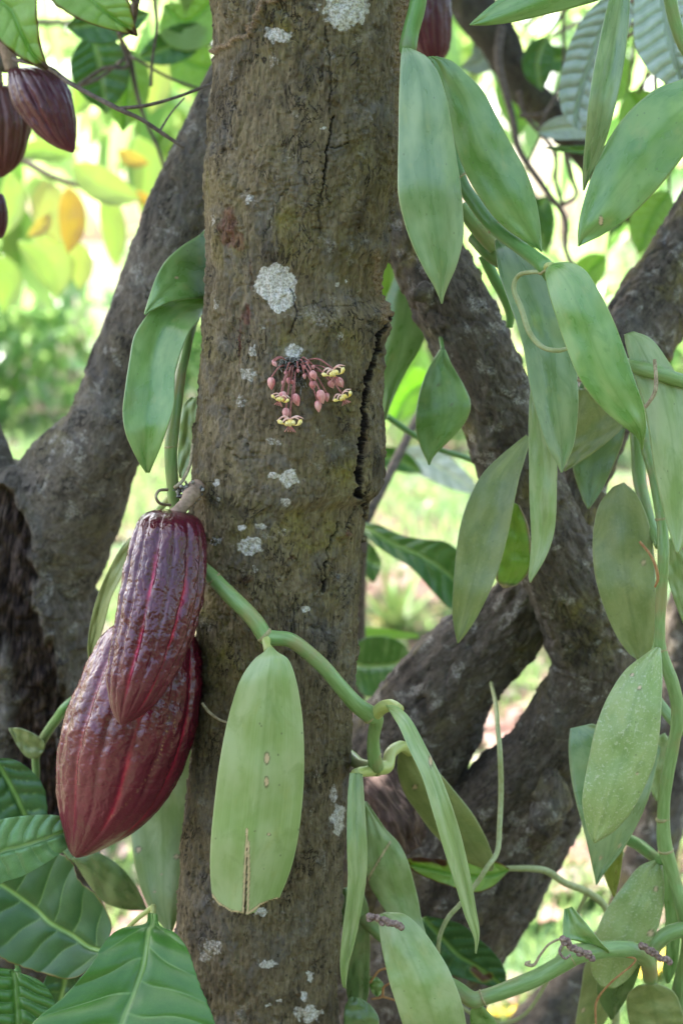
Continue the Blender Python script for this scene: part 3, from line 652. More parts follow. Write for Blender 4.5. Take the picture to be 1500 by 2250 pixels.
tube('limb', [(960,2500,1.45,140),(1160,2280,1.55,120),(1380,2050,1.62,110)], RB, rt, 40, 8, bark_disp(1., 26.))
rw = NB('torn_wood'); n_ = rw.noise(rw.map(rw.uv(), (1, .18, 1)), 160, 5, .7, 1.2)
M['torn'] = rw.bsdf(rw.ramp(n_, [(.32, (.02, .012, .010)), (.48, (.10, .06, .05)), (.62, (.24, .16, .13)), (.75, (.36, .28, .22))]), .85, .3, rw.bump(n_, 1., .005))
tube('knot_stub', [(800,1700,1.27,60),(845,1745,1.245,95),(880,1800,1.24,100),(890,1850,1.25,60)], M['torn'], rt, 60, 3, lambda a, b, v: .006*fbm(a*90, b*90, v*60, 3))
tube('knot_stub', [(1210,1690,1.245,20),(1212,1740,1.235,75),(1200,1800,1.24,80),(1170,1860,1.26,30)], RB, rt, 50, 3, lambda a, b, v: .004*fbm(a*90, b*90, v*60, 3))
tube('bark_stub', [(935,640,1.225,46),(915,650,1.215,26),(905,655,1.213,10)], RB, rt, 24, 3, lambda a, b, v: .0015*fbm(a*200, b*200, v*200, 2))
wtube('trunk', [(*P(855,2500,1.40), .09), (.08, 1.42, .3, .11), (.09, 1.42, -.05, .14)], RB, rt, 60, 20, bark_disp(1.5, 31.))
wtube('limb', [(*P(1715,170,1.45), .025), (.55, 1.6, 1.9, .018), (.7, 1.8, 2.3, .01)], RB, rt, 14, 16)
foliage('crown', np.random.RandomState(6), 480, (.15, 2.1, 2.5), (.7, .55, .3), .24, M['bg_green'], rt, .5)
wtube('limb', [(*P(1715,170,1.45), .02), (.75, 1.1, 1.9, .016), (1.0, .3, 2.1, .008)], RB, rt, 12, 16)
foliage('crown', np.random.RandomState(8), 300, (1.1, .5, 2.0), (.55, .9, .6), .24, M['bg_green'], rt, .5)  # unseen side crown, added to cut the light from the right

# farther branch at top right with its twigs
ft = thing('cacao_tree', 'farther cacao tree whose thin dark forking branches hang behind the vanilla leaves', 'tree', (.75, 2.35, 0))
tube('limb', [(960,-160,1.95,110),(1040,10,1.95,95),(1090,80,1.95,85),(1140,180,1.96,70),(1205,250,1.97,70),(1265,310,1.98,72),(1360,420,2.0,60),(1480,560,2.02,55),(1620,700,2.05,60),(1700,1000,2.1,70)], M['bark_dark'], ft, 40, 6, bark_disp(.8, 3.))
wtube('trunk', [(*P(1700,990,2.1), .02), (.62, 2.2, .6, .035), (.72, 2.35, -.05, .05)], M['bark_dark'], ft, 20, 20)
for pts in ([(1100,60,1.93,20),(1095,140,1.9,17),(1125,260,1.88,15),(1140,330,1.87,14),(1200,420,1.86,13),(1240,480,1.85,12),(1245,560,1.84,10),(1300,640,1.83,9)],
            [(1140,200,1.9,12),(1150,250,1.9,10),(1215,330,1.9,10),(1220,400,1.9,9),(1235,450,1.88,9)],
            [(1235,0,1.95,8),(1238,120,1.95,7),(1236,260,1.95,6)],
            [(1240,330,1.9,12),(1255,390,1.9,11),(1265,430,1.9,9),(1235,450,1.88,9)],
            [(1140,255,1.88,10),(1190,250,1.87,8),(1215,225,1.9,7)]):
    tube('twig', pts, M['twig'], ft, 10, 6)
wtube('limb', [(*P(960,-150,1.95), .026), (.0, 2.1, 2.0, .015), (-.1, 2.3, 2.4, .006)], M['bark_dark'], ft, 10, 14)

# ------------------------------------------------------------------ leaves traced by their two edges
def leaf(parent, edges, Y, mat, fold=.25, tilt=0., nu=21, step=5., thick=.0011, wav=.0, spots=(), scars=(), cut=None, name='leaf', label=None, veins=0, quilt=.0, brown=0., jag=0., seed=None, bend=0.):
    e = np.array(edges, float); Ys = np.interp(np.linspace(0, 1, len(e)), np.linspace(0, 1, len(np.atleast_1d(Y))), np.atleast_1d(Y))
    L = np.linalg.norm(np.diff((e[:, :2] + e[:, 2:4])/2, axis=0), axis=1).sum(); n = max(24, int(L/step))
    c = (e[:, :2] + e[:, 2:4])/2; a = (e[:, 2:4] - e[:, :2])/2
    q = spline(np.concatenate([c, a, Ys[:, None]], 1), n)
    seed = seed if seed is not None else abs(hash((edges[0][0], edges[1][1]))) % 97
    u = np.linspace(-1, 1, nu)[None]; v = np.linspace(0, 1, n)[:, None]
    al = np.hypot(q[:, 2], q[:, 3])[:, None]; hw = al*K*q[:, 4:5]
    jg = 1 + (jag*perlin(v*L/14., np.sign(u)*3 + 0*v, seed)*(np.abs(u) > .97) if jag else 0) + .012*perlin(v*5 + seed, np.sign(u), 0)*np.abs(u)
    px = q[:, 0:1] + q[:, 2:3]*u*jg; py = q[:, 1:2] + q[:, 3:4]*u*jg
    Yw = q[:, 4:5] - fold*(np.abs(u)**1.5)*hw - tilt*u*hw + bend*np.sin(v*math.pi) + wav*hw*np.sin(v*9 + u*2.2 + seed) + .0016*perlin(u*1.3 + seed, v*5, 2.)
    vein = np.zeros((n, nu))
    if veins:
        vv = (v*veins - np.abs(u)**1.3*.75 + .30*perlin(u*1.5, v*3, seed) + (u > 0)*.4 + .0*u)
        fr = np.abs((vv % 1) - .5); lat = sstep(.055, .012, .5 - np.abs(fr) if False else fr)*sstep(1, .55, np.abs(u))
        mid = sstep(7.5/np.maximum(al, 8), 3.5/np.maximum(al, 8), np.abs(u) + 0*v)
        vein = np.maximum(.42*lat, mid); fr2 = (vv + .5) % 1
        Yw = Yw - quilt*np.sin(np.pi*fr2)**.7*sstep(0, .2, np.abs(u))*(1 - .3*np.abs(u)) + mid*quilt*.6
    C = P(px, py, Yw)
    # normals for thickness
    du = np.gradient(C, axis=1); dv = np.gradient(C, axis=0); nn = np.cross(du, dv); nn /= np.linalg.norm(nn, axis=2)[..., None] + 1e-12
    th = thick*(.35 + .65*(1 - np.abs(u)**4))*(.4 + .6*np.sin(math.pi*np.clip(v, .02, .98))**.3)/2
    A = C + nn*th[..., None]; B = C - nn*th[..., None]
    ring = np.zeros((n, nu)); scar = np.zeros((n, nu))
    wob = perlin(px/6., py/6., 1.)
    for s in spots:
        d = np.hypot(px - s[0], (py - s[1])/(s[3] if len(s) > 3 else 1)) + 1.2*wob
        ring = np.maximum(ring, sstep(s[2]*1.55, s[2]*1.2, d)*.7); scar = np.maximum(scar, sstep(s[2]*1.1, s[2]*.8, d))
    for ln, wd in scars:
        d = segdist(px, py, ln) + 1.*wob; ring = np.maximum(ring, sstep(wd*1.6, wd*1.1, d)*.55); scar = np.maximum(scar, sstep(wd*1.1, wd*.6, d))
    if brown:
        ed = 1 - np.abs(u) + 0*v; ed = np.minimum(ed, (1 - v)*3.)*al - brown*(.6 + .9*perlin(v*L/30., u*2, seed))
        ring = np.maximum(ring, sstep(brown*1.6, 0, ed)); scar = np.maximum(scar, sstep(2, -1, ed)*.9)
    keep = None
    F1 = gridfaces(n, nu); F2 = gridfaces(n, nu)[:, ::-1] + n*nu
    if cut is not None:
        pc = (px[:-1, :-1] + px[1:, 1:])/2; qc = (py[:-1, :-1] + py[1:, 1:])/2
        kill = cut(pc, qc).reshape(-1); F1 = F1[~kill]; F2 = F2[~kill]
    # stitch the open border
    ed = {}
    def edge_faces(F, off):
        E = np.stack([F, np.roll(F, -1, 1)], -1).reshape(-1, 2); key = set(map(tuple, E.tolist()))
        return [(a_, b_) for a_, b_ in E.tolist() if (b_, a_) not in key]
    bd = edge_faces(F1, 0); F3 = np.array([[b_, a_, a_ + n*nu, b_ + n*nu] for a_, b_ in bd])
    Vv = np.concatenate([A.reshape(-1, 3), B.reshape(-1, 3)]); uv = np.stack([(u + 1)/2 + 0*v, v + 0*u], -1).reshape(-1, 2)
    o = mesh_obj(name, Vv, np.vstack([F1, F2, F3]), mat, parent, np.vstack([uv, uv]), {k_: np.tile(x.ravel(), 2) for k_, x in (('ring', ring), ('scar', scar), ('vein', vein))})
    if label: o['label'] = label
    return o
def VL(parent, c, W, Y, mat, prof='van', **k):
    """leaf by centre line [(x,y)...] and full width, vanilla outline"""
    pr = {'van': [(0,.10),(.03,.34),(.08,.62),(.16,.83),(.28,.96),(.42,1),(.56,.98),(.7,.88),(.81,.70),(.9,.44),(.96,.2),(1,.015)],
          'cac': [(0,.03),(.06,.35),(.15,.68),(.28,.92),(.42,1),(.58,.96),(.72,.8),(.84,.52),(.92,.24),(1,.01)]}[prof]
    q = spline(c, 25); T = np.gradient(q[:, :2], axis=0); T /= np.linalg.norm(T, axis=1)[:, None]
    w_ = np.interp(np.linspace(0, 1, 25), [p[0] for p in pr], [p[1] for p in pr])*W/2
    A = np.stack([-T[:, 1], T[:, 0]], 1)*w_[:, None]
    A *= np.where(A[:, :1].sum() < 0, -1, 1)
    e = np.concatenate([q[:, :2] - A, q[:, :2] + A], 1)
    return leaf(parent, e.tolist(), Y, mat, **k)

# ------------------------------------------------------------------ vanilla vines
ST = M['stem']
def nodes(a, b, v): return .0004*perlin(a*120, b*120, v*60) + .0*v
G = 'vanilla vines climbing over the cacao limbs'
# 1 the vine crossing the trunk
v1 = thing('vanilla_vine', 'vanilla vine crossing the thick trunk below the pod, holding a torn broad leaf', 'vine', P(590, 1395, 1.03), G)
tube('stem', [(432,690,1.15,18),(415,745,1.12,20),(398,820,1.10,24),(386,900,1.09,27),(376,980,1.085,28),(378,1050,1.085,27),(386,1130,1.09,26),(400,1190,1.085,26),(430,1235,1.062,30),(470,1272,1.040,34),(520,1322,1.030,36),(560,1365,1.026,36),(583,1398,1.024,37),(600,1402,1.024,36),(640,1408,1.024,34),(690,1445,1.026,33),(740,1500,1.030,34),(780,1545,1.036,36),(810,1568,1.042,40),(826,1580,1.046,32),(820,1620,1.056,28),(822,1660,1.062,32),(826,1685,1.068,36)], ST, v1, 20, 3, nodes)
tube('stem', [(828,1690,1.070,34),(790,1680,1.09,30),(760,1655,1.12,26),(700,1640,1.19,26)], ST, v1, 16, 3)
tube('petiole', [(585,1402,1.022,22),(586,1418,1.014,18),(592,1432,1.006,26)], M['petiole'], v1, 14, 2)
def c1cut(x, y):
    xx = np.array([455,468,480,495,508,525,545,560,572,590,606,625]); yy = np.array([1962,1972,1986,1994,2003,2004,2009,2003,1988,1978,1975,1968])
    end = y > np.interp(x, xx, yy) + 2.5*perlin(x/5., y*0.)
    slit = np.abs(x - np.interp(y, [1850, 1920, 2010], [544, 542, 538])) < np.interp(y, [1850, 1890, 1960, 2010], [0, .9, 2.0, 2.6])
    return end | slit
leaf(v1, [(590,1424,600,1424),(578,1434,612,1434),(556,1452,634,1450),(530,1490,650,1492),(512,1540,660,1545),(496,1600,666,1605),(482,1680,668,1680),(472,1760,664,1760),(464,1840,655,1840),(462,1910,638,1912),(466,1965,615,1970),(476,2030,590,2030)], [1.004, .992, .99, .992, .998], V['pale'],
     fold=-.22, nu=81, step=2.6, spots=[(586,1665,5.2,2.1),(585,1717,4,2.6),(590,1832,2.5),(560,1826,1.2)], scars=[([(543,1820),(543,1850)], 2),([(542,1850),(538,1920),(535,2005)], 2.4),([(546,1850),(547,1920),(544,2005)], 2.4),([(466,1966),(480,1984),(508,2001),(545,2006),(572,1986),(608,1974)], 2.6)],
     cut=c1cut, label='broad pale leaf with a torn off end and a slit', thick=.0016, seed=3)
# drooping narrow edge-on leaf
tube('petiole', [(820,1575,1.045,30),(838,1556,1.035,30),(858,1550,1.022,28),(876,1560,1.012,26)], M['petiole'], v1, 14, 2)
leaf(v1, [(846,1548,858,1566),(872,1552,866,1580),(902,1580,878,1600),(935,1640,900,1650),(965,1700,928,1712),(992,1770,952,1790),(1016,1850,975,1868),(1034,1930,1000,1945),(1046,2000,1020,2010),(1053,2050,1040,2060),(1046,2095,1043,2094)], [1.01, .99, .985, .99, .995], V['pale'], fold=.5, tilt=.8, nu=25, spots=[(945,1672,4,2.6)], label='narrow drooping leaf seen edge on')
tube('petiole', [(826,1688,1.068,34),(850,1684,1.075,30),(858,1655,1.085,28),(880,1640,1.10,26),(900,1650,1.115,26)], M['petiole'], v1, 14, 2)
leaf(v1, [(880,1640,905,1638),(872,1672,932,1664),(876,1710,962,1695),(892,1750,1000,1740),(920,1790,1036,1785),(950,1830,1060,1826),(985,1865,1076,1862),(1020,1892,1084,1888),(1060,1908,1084,1906),(1076,1914,1082,1912)], [1.115, 1.13, 1.15], V['olive'], fold=-.2, tilt=.3, spots=[(912,1728,5)])
tube('petiole', [(818,1694,1.068,26),(795,1696,1.06,24),(780,1700,1.05,22)], M['petiole'], v1, 14, 2)
leaf(v1, [(768,1698,796,1700),(764,1740,798,1730),(762,1800,802,1790),(762,1860,806,1850),(764,1920,806,1910),(762,1970,800,1965),(756,2020,790,2020),(750,2070,778,2075),(747,2120,766,2120),(752,2165,760,2165),(760,2172,761,2172)], [1.048, 1.03, 1.03, 1.035], V['pale'], fold=.55, tilt=-.3, nu=21, jag=.05, label='long narrow folded leaf hugging the trunk side')
# leaves left of the trunk
leaf(v1, [(470,480,520,660),(440,514,480,655),(400,540,445,655),(366,570,420,656),(345,605,392,660),(332,640,366,666),(322,672,338,680),(317,690,320,692)], [1.16, 1.12, 1.10, 1.09], V['fresh'], fold=.1, tilt=.2, thick=.0014, spots=[(387,612,2)])
leaf(v1, [(440,640,470,690),(380,655,445,690),(345,670,436,706),(318,700,418,728),(295,740,400,768),(285,790,386,812),(276,850,384,850),(270,905,382,890),(276,950,370,935),(292,990,352,985),(308,1020,338,1018),(320,1038,330,1038)], [1.14, 1.10, 1.075, 1.065, 1.07], V['fresh'], fold=.42, tilt=-.1, nu=31, thick=.0015)
leaf(v1, [(420,872,436,874),(404,890,436,886),(396,930,434,930),(392,980,426,990),(390,1020,416,1024),(394,1050,404,1052)], [1.14, 1.13], V['pale'], fold=.2)
leaf(v1, [(286,1180,300,1190),(262,1210,288,1225),(240,1250,266,1270),(222,1290,246,1310),(208,1330,236,1345),(198,1375,226,1385),(193,1420,210,1430),(196,1455,198,1456)], [1.13, 1.14, 1.15], V['olive'], fold=.5, tilt=.4)
tube('stem', [(300,1180,1.13,12),(340,1130,1.12,14),(378,1090,1.1,16)], ST, v1, 10, 4)
leaf(v1, [(330,1560,420,1560),(300,1640,431,1640),(288,1720,431,1720),(285,1790,430,1790),(289,1850,428,1850),(298,1910,421,1912),(314,1965,406,1968),(338,2010,390,2014),(362,2040,380,2044),(374,2050,376,2051)], [1.17, 1.15, 1.13, 1.12], V['pale'], fold=-.15, tilt=.1, spots=[(305,1867,5.5),(388,1882,5),(356,1921,2.2),(341,1959,2.2)], nu=33, step=3.5, label='pale olive leaf with two tan spots hanging behind the big pod')
for pts, mt in (([(374,1110,1.075,7),(352,1106,1.06,7),(343,1092,1.055,7),(350,1078,1.06,7),(368,1076,1.07,7)], 'root'), ([(424,975,1.075,6),(418,1020,1.07,7),(402,1055,1.06,8),(384,1072,1.055,9)], 'root')):
    tube('aerial_root', pts, M[mt], v1, 8, 2)
tube('aerial_root', [(444,1545,1.052,7),(460,1565,1.049,7),(480,1580,1.045,6),(500,1588,1.044,5)], M['root'], v1, 8, 2)

def node(par, x0, y0, x1, y1, Y, w_):
    xm, ym = (x0+x1)/2, (y0+y1)/2
    tube('node_scar', [(x0,y0,Y,w_*.97),(xm,ym,Y,w_*1.07),(x1,y1,Y,w_*.97)], M['node'], par, 18, 1, lambda a, b, v: .00035*perlin(a*400, b*400, v*300))
for a_ in ((578,1392,585,1399,1.024,37),(812,1570,819,1576,1.043,40),(468,1270,473,1275,1.039,34),(375,978,376,984,1.085,28),(822,1655,822,1661,1.062,32)): node(v1, *a_)
# 2 upper vine with the big hanging leaves
v2 = thing('vanilla_vine', 'vanilla vine with large hanging blue-green leaves beside the upper trunk', 'vine', P(1010, 390, 1.06), G)
tube('stem', [(925,-40,1.05,34),(915,20,1.05,36),(902,70,1.05,36),(896,104,1.048,38),(898,118,1.05,30)], M['stem_dark'], v2, 18, 3)
tube('stem', [(940,130,1.09,26),(975,260,1.11,28),(1010,390,1.10,28),(1045,450,1.09,30),(1085,500,1.08,30),(1130,535,1.06,30),(1175,568,1.04,32),(1200,590,1.03,36),(1206,610,1.035,24)], M['stem_dark'], v2, 18, 3)
tube('stem', [(1012,450,1.13,24),(1040,490,1.13,34),(1075,530,1.13,36),(1088,548,1.13,28)], ST, v2, 16, 3)
tube('stem', [(1040,520,1.15,30),(1075,555,1.14,36),(1105,580,1.14,30),(1140,620,1.15,24)], M['stem_dark'], v2, 16, 3)
tube('stem', [(1062,560,1.17,26),(1085,610,1.17,24),(1108,650,1.17,26),(1120,690,1.17,20),(1118,720,1.17,14)], M['stem_dark'], v2, 16, 3)
leaf(v2, [(884,104,905,108),(880,124,936,124),(878,160,962,160),(876,220,980,215),(875,290,992,280),(874,360,1002,345),(875,430,1012,410),(888,490,1017,475),(906,540,1016,530),(930,590,1004,580),(950,625,988,618),(962,650,976,648),(969,667,971,667)], [1.035, 1.02, 1.01, 1.01, 1.015], V['blue'], fold=-.12, nu=35, step=3.5, thick=.0014)
leaf(v2, [(940,124,960,124),(952,140,992,134),(968,190,1022,160),(985,250,1060,200),(1000,320,1092,260),(1022,380,1124,320),(1050,430,1154,375),(1082,475,1174,430),(1120,510,1184,480),(1156,532,1188,520),(1178,545,1189,542),(1188,553,1190,553)], [1.07, 1.06, 1.05, 1.05], V['fresh'], fold=-.12, tilt=.15, nu=33, step=3.5)
tube('petiole', [(1200,592,1.03,26),(1204,586,1.025,20),(1212,584,1.02,18)], M['petiole'], v2, 10, 2)
leaf(v2, [(1198,592,1215,578),(1198,612,1250,576),(1206,650,1285,594),(1222,700,1315,640),(1242,760,1345,700),(1266,820,1370,765),(1298,870,1392,830),(1335,910,1410,880),(1370,938,1417,915),(1392,955,1418,945),(1404,972,1414,968),(1408,987,1411,987)], [1.02, 1.0, .99, .99, 1.0], V['fresh'], fold=-.12, tilt=.1, nu=35, step=3.5, thick=.0015)
leaf(v2, [(1086,528,1106,526),(1088,550,1150,540),(1096,600,1190,580),(1116,660,1218,640),(1134,710,1238,690),(1150,770,1255,750),(1160,830,1266,810),(1172,890,1270,870),(1190,950,1268,920),(1205,990,1260,975),(1220,1015,1246,1012),(1231,1038,1234,1038)], [1.10, 1.07, 1.06, 1.06], V['blue'], fold=.15, tilt=-.25, nu=35, step=3.5, thick=.0014, label='grey-green leaf with a root looped over it')
leaf(v2, [(1164,860,1178,862),(1161,900,1192,900),(1160,960,1212,950),(1161,1020,1222,1010),(1162,1080,1222,1070),(1164,1140,1221,1130),(1166,1190,1214,1180),(1163,1235,1198,1225),(1160,1265,1178,1260),(1163,1280,1165,1280)], [1.09, 1.08, 1.08], V['pale'], fold=.2, tilt=.3)
tube('aerial_root', [(1192,598,1.03,9),(1165,598,1.035,10),(1138,606,1.045,10),(1128,635,1.045,11),(1145,680,1.04,12),(1162,730,1.035,12),(1190,762,1.03,11),(1225,770,1.028,10),(1256,762,1.035,8)], M['root_green'], v2, 10, 2.5)
tube('aerial_root', [(1270,835,1.05,8),(1285,835,1.04,8),(1288,850,1.035,12),(1300,855,1.035,9)], M['root'], v2, 8, 2)

# 3 leaves from the top right corner
v3 = thing('vanilla_vine', 'vanilla vine hanging into the upper corner with long pointed leaves', 'vine', P(1480, 40, 1.08), G)
tube('stem', [(1465,-60,1.08,28),(1472,0,1.08,28),(1486,60,1.08,27),(1508,110,1.08,28),(1560,180,1.08,28)], ST, v3, 16, 3)
tube('stem', [(1340,-120,1.07,26),(1400,-90,1.07,28),(1465,-60,1.08,28)], ST, v3, 14, 4)
leaf(v3, [(1450,-100,1460,-80),(1380,-96,1400,-50),(1300,-100,1330,-6),(1230,-90,1270,14),(1170,-56,1200,32),(1110,-14,1130,48),(1070,18,1080,55),(1045,40,1050,56),(1031,54,1032,55)], [1.06, 1.05, 1.05], V['fresh'], fold=-.2, tilt=.1)
leaf(v3, [(1346,-50,1372,-52),(1336,0,1382,0),(1318,80,1378,70),(1302,160,1370,140),(1292,230,1354,220),(1286,300,1336,290),(1281,350,1318,340),(1279,390,1300,380),(1280,418,1283,418)], [1.05, 1.03, 1.04], V['blue'], fold=.4, tilt=-.4, label='narrow grey-green leaf hanging nearly edge on')
leaf(v3, [(1560,150,1580,200),(1490,176,1560,260),(1440,196,1525,310),(1385,240,1480,370),(1340,300,1430,430),(1305,370,1375,482),(1282,440,1325,515),(1270,495,1290,532),(1269,540,1271,541)], [1.06, 1.04, 1.03, 1.03], V['fresh'], fold=-.15, tilt=.1, nu=33, step=3.5, spots=[(1319,485,4,2.2)])

# 4 right-hand climbing vine
v4 = thing('vanilla_vine', 'tall upright vanilla vine with speckled leaves past the forked limb', 'vine', P(1455, 1450, 1.1), G)
tube('stem', [(1330,790,1.12,24),(1395,806,1.09,30),(1450,822,1.08,32),(1510,842,1.08,30),(1580,870,1.08,30)], ST, v4, 16, 3)
tube('stem', [(1400,900,1.16,26),(1420,980,1.14,30),(1440,1060,1.12,28),(1452,1140,1.11,26),(1456,1220,1.1,25),(1452,1300,1.1,25),(1448,1380,1.1,25),(1450,1430,1.1,28),(1475,1500,1.1,30),(1488,1570,1.1,30),(1478,1640,1.1,28),(1462,1720,1.1,28),(1456,1800,1.1,30),(1462,1870,1.1,34),(1480,1930,1.1,30),(1496,1990,1.1,30),(1510,2080,1.12,32),(1490,2180,1.13,34),(1480,2300,1.14,34)], ST, v4, 18, 3, nodes)
tube('stem', [(1395,900,1.18,30),(1400,980,1.17,32),(1405,1060,1.16,30),(1425,1140,1.14,26),(1448,1200,1.12,22)], ST, v4, 16, 3)
tube('stem', [(1445,1540,1.15,22),(1475,1580,1.14,26),(1520,1620,1.13,26)], ST, v4, 14, 3)
tube('stem', [(1365,1840,1.2,24),(1400,1855,1.17,28),(1440,1885,1.12,26),(1462,1890,1.1,24)], M['stem_dark'], v4, 14, 3)
leaf(v4, [(1370,735,1392,728),(1374,760,1430,745),(1390,820,1465,790),(1410,880,1500,850),(1424,950,1518,930),(1434,1020,1528,1010),(1446,1080,1528,1080),(1460,1140,1520,1150),(1474,1185,1505,1190),(1484,1216,1490,1216)], [1.10, 1.07, 1.06], V['pale'], fold=-.15, tilt=.1)
leaf(v4, [(1300,800,1330,800),(1262,870,1340,860),(1256,930,1370,910),(1258,980,1370,960),(1256,1020,1352,1010),(1266,1060,1330,1060),(1278,1095,1312,1092),(1290,1118,1293,1118)], [1.16, 1.15, 1.14], V['dark'], fold=-.1, label='dark green leaf behind its neighbours')
leaf(v4, [(1270,855,1300,850),(1262,900,1350,880),(1256,940,1380,905),(1252,975,1372,935),(1246,1010,1310,990),(1238,1035,1240,1036)], [1.13, 1.13], V['olive'], fold=.1, tilt=.3)
leaf(v4, [(1345,1070,1370,1060),(1315,1110,1400,1090),(1302,1170,1425,1150),(1302,1230,1436,1220),(1312,1290,1440,1290),(1332,1350,1440,1350),(1355,1400,1436,1400),(1380,1435,1425,1435),(1398,1448,1404,1448)], [1.14, 1.12, 1.12], V['olive'], fold=-.15, tilt=.1, nu=31, spots=[(1413,1236,5)])
leaf(v4, [(1438,1422,1450,1424),(1410,1442,1452,1444),(1370,1475,1454,1490),(1335,1530,1452,1550),(1310,1590,1448,1610),(1296,1650,1438,1670),(1284,1710,1415,1730),(1278,1760,1385,1785),(1284,1805,1350,1825),(1296,1840,1318,1846),(1304,1852,1307,1852)], [1.07, 1.04, 1.03, 1.035], V['speck'], fold=-.15, tilt=.15, nu=35, step=3.5, spots=[(1388,1483,3),(1404,1512,3.5),(1398,1700,2.5)], label='pale green leaf densely speckled with grey')
leaf(v4, [(1252,1600,1300,1590),(1248,1640,1400,1620),(1252,1700,1448,1640),(1264,1760,1440,1690),(1278,1810,1425,1750),(1290,1860,1400,1810),(1300,1905,1366,1870),(1306,1930,1330,1915),(1308,1944,1312,1942)], [1.12, 1.10, 1.10], V['blue'], fold=.1, tilt=.1, spots=[(1318,1884,3),(1360,1858,3)])
leaf(v4, [(1330,1860,1368,1850),(1322,1900,1366,1890),(1330,1935,1360,1930),(1345,1968,1352,1966),(1352,1980,1353,1980)], [1.14, 1.15], V['yellow'], fold=.1, label='small yellowing leaf tip')
leaf(v4, [(1440,1888,1452,1890),(1402,1905,1456,1915),(1365,1950,1458,1965),(1330,2000,1450,2020),(1308,2050,1432,2070),(1296,2090,1405,2115),(1300,2140,1380,2150),(1320,2170,1350,2172)], [1.11, 1.10, 1.10], V['speck'], fold=-.1, tilt=.1, nu=31, spots=[(1439,1954,4.5),(1428,2050,6)], label='shorter speckled leaf curving behind the thick stem')
leaf(v4, [(1450,1900,1475,1900),(1456,1960,1490,1950),(1460,2020,1496,2010),(1462,2080,1492,2080),(1455,2130,1485,2130),(1462,2160,1470,2160)], [1.15, 1.15], V['fresh'], fold=.1)
leaf(v4, [(1350,2080,1400,2080),(1290,2110,1395,2110),(1276,2170,1382,2150),(1266,2230,1350,2210),(1258,2290,1300,2290)], [1.17, 1.17], V['olive'], fold=-.1, spots=[(1280,2220,4)])
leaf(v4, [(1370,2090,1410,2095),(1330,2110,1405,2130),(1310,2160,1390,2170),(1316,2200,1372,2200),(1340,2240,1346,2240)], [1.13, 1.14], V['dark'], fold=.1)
leaf(v4, [(1400,2165,1440,2160),(1378,2185,1480,2180),(1376,2220,1500,2230),(1390,2280,1510,2290)], [1.11, 1.12], V['olive'], fold=-.15, step=4)
leaf(v4, [(1470,1180,1485,1190),(1462,1220,1510,1230),(1466,1270,1520,1290),(1480,1320,1518,1340),(1500,1370,1510,1372)], [1.15, 1.15], V['pale'], fold=.1)
leaf(v4, [(1440,1620,1460,1610),(1425,1650,1475,1640),(1422,1700,1470,1690),(1430,1740,1455,1740),(1440,1760,1444,1760)], [1.17, 1.17], V['pale'], fold=.1)
for pts, mt in (([(1404,1190,1.09,6),(1425,1215,1.085,6),(1438,1240,1.082,7),(1444,1270,1.082,7),(1438,1290,1.085,5)], 'rust_root'), ([(1437,790,1.06,8),(1440,830,1.055,9),(1438,860,1.05,9),(1424,885,1.05,8),(1415,895,1.05,9)], 'root'),
                ([(1350,2100,1.06,5),(1395,2110,1.06,5),(1340,2160,1.06,5),(1310,2200,1.065,6),(1308,2250,1.065,5)], 'rust_root')):
    tube('aerial_root', pts, M[mt], v4, 8, 2)

# 5 bottom vine
v5 = thing('vanilla_vine', 'vanilla vine with a thick bare bent stem over the leaf litter', 'vine', P(1040, 2190, 1.05), G)
tube('stem', [(800,2020,1.12,34),(830,2045,1.11,34),(880,2090,1.1,34),(940,2140,1.08,34),(1000,2170,1.06,34),(1035,2196,1.05,38),(1060,2192,1.05,36),(1120,2172,1.05,38),(1180,2148,1.05,40),(1230,2120,1.05,40),(1262,2098,1.05,46),(1290,2092,1.05,42),(1350,2086,1.06,40),(1400,2092,1.07,38),(1422,2115,1.085,36),(1428,2150,1.1,34)], ST, v5, 20, 3, nodes)
tube('stem', [(1428,2140,1.1,32),(1430,2100,1.1,30),(1445,2070,1.1,34),(1475,2048,1.1,36),(1530,2035,1.1,36)], ST, v5, 16, 3)
leaf(v5, [(830,2010,850,2004),(832,2040,890,2010),(838,2080,930,2045),(846,2120,962,2090),(856,2160,988,2135),(868,2200,1006,2180),(884,2250,1020,2230),(905,2310,1030,2300)], [1.05, 1.03, 1.02, 1.02], V['pale'], fold=-.2, tilt=.1, nu=35, step=3.5, label='wide pale bluish leaf cut by the lower edge')
leaf(v5, [(1040,2205,1052,2205),(1032,2225,1075,2225),(1035,2260,1095,2260),(1050,2310,1090,2310)], [1.07, 1.08], V['fresh'], fold=-.1)
leaf(v5, [(1238,1998,1256,1992),(1236,2030,1276,2015),(1238,2062,1300,2045),(1262,2066,1322,2074),(1300,2080,1335,2086),(1330,2092,1338,2094)], [1.06, 1.05, 1.05], V['fresh'], fold=.3, tilt=.4, label='small folded leaf behind the bare stem')
for k, (a, b) in enumerate((((1232,2062),(1296,2102)), ((1432,2140),(1500,2182)), ((812,2010),(884,2042)))):
    rng = np.random.RandomState(k); nn = 15; Vs, Fs, off = [], [], 0
    for i in range(nn):
        t = i/(nn-1); x = a[0] + (b[0]-a[0])*t; y = a[1] + (b[1]-a[1])*t + 4*math.sin(t*3 + k)
        j = rng.normal(size=2)*3; c = P([x, x + j[0], x + j[0]*1.3 + 3], [y, y + j[1], y + j[1] + 4], [1.015, 1.012, 1.01])
        if k == 1: c[:, 1] += .045; 
        Vv, F, _ = sweep(spline(np.hstack([c, [[.0013], [.0022], [.0012]]]), 6)[:, :3], [.0012, .0021, .0024, .0021, .0016, .0008], 8)
        Vs.append(Vv); Fs.append(F + off); off += len(Vv)
    mesh_obj('dry_flower_stalk', np.vstack(Vs), fix_tris(np.vstack(Fs)), M['dry'], v5)
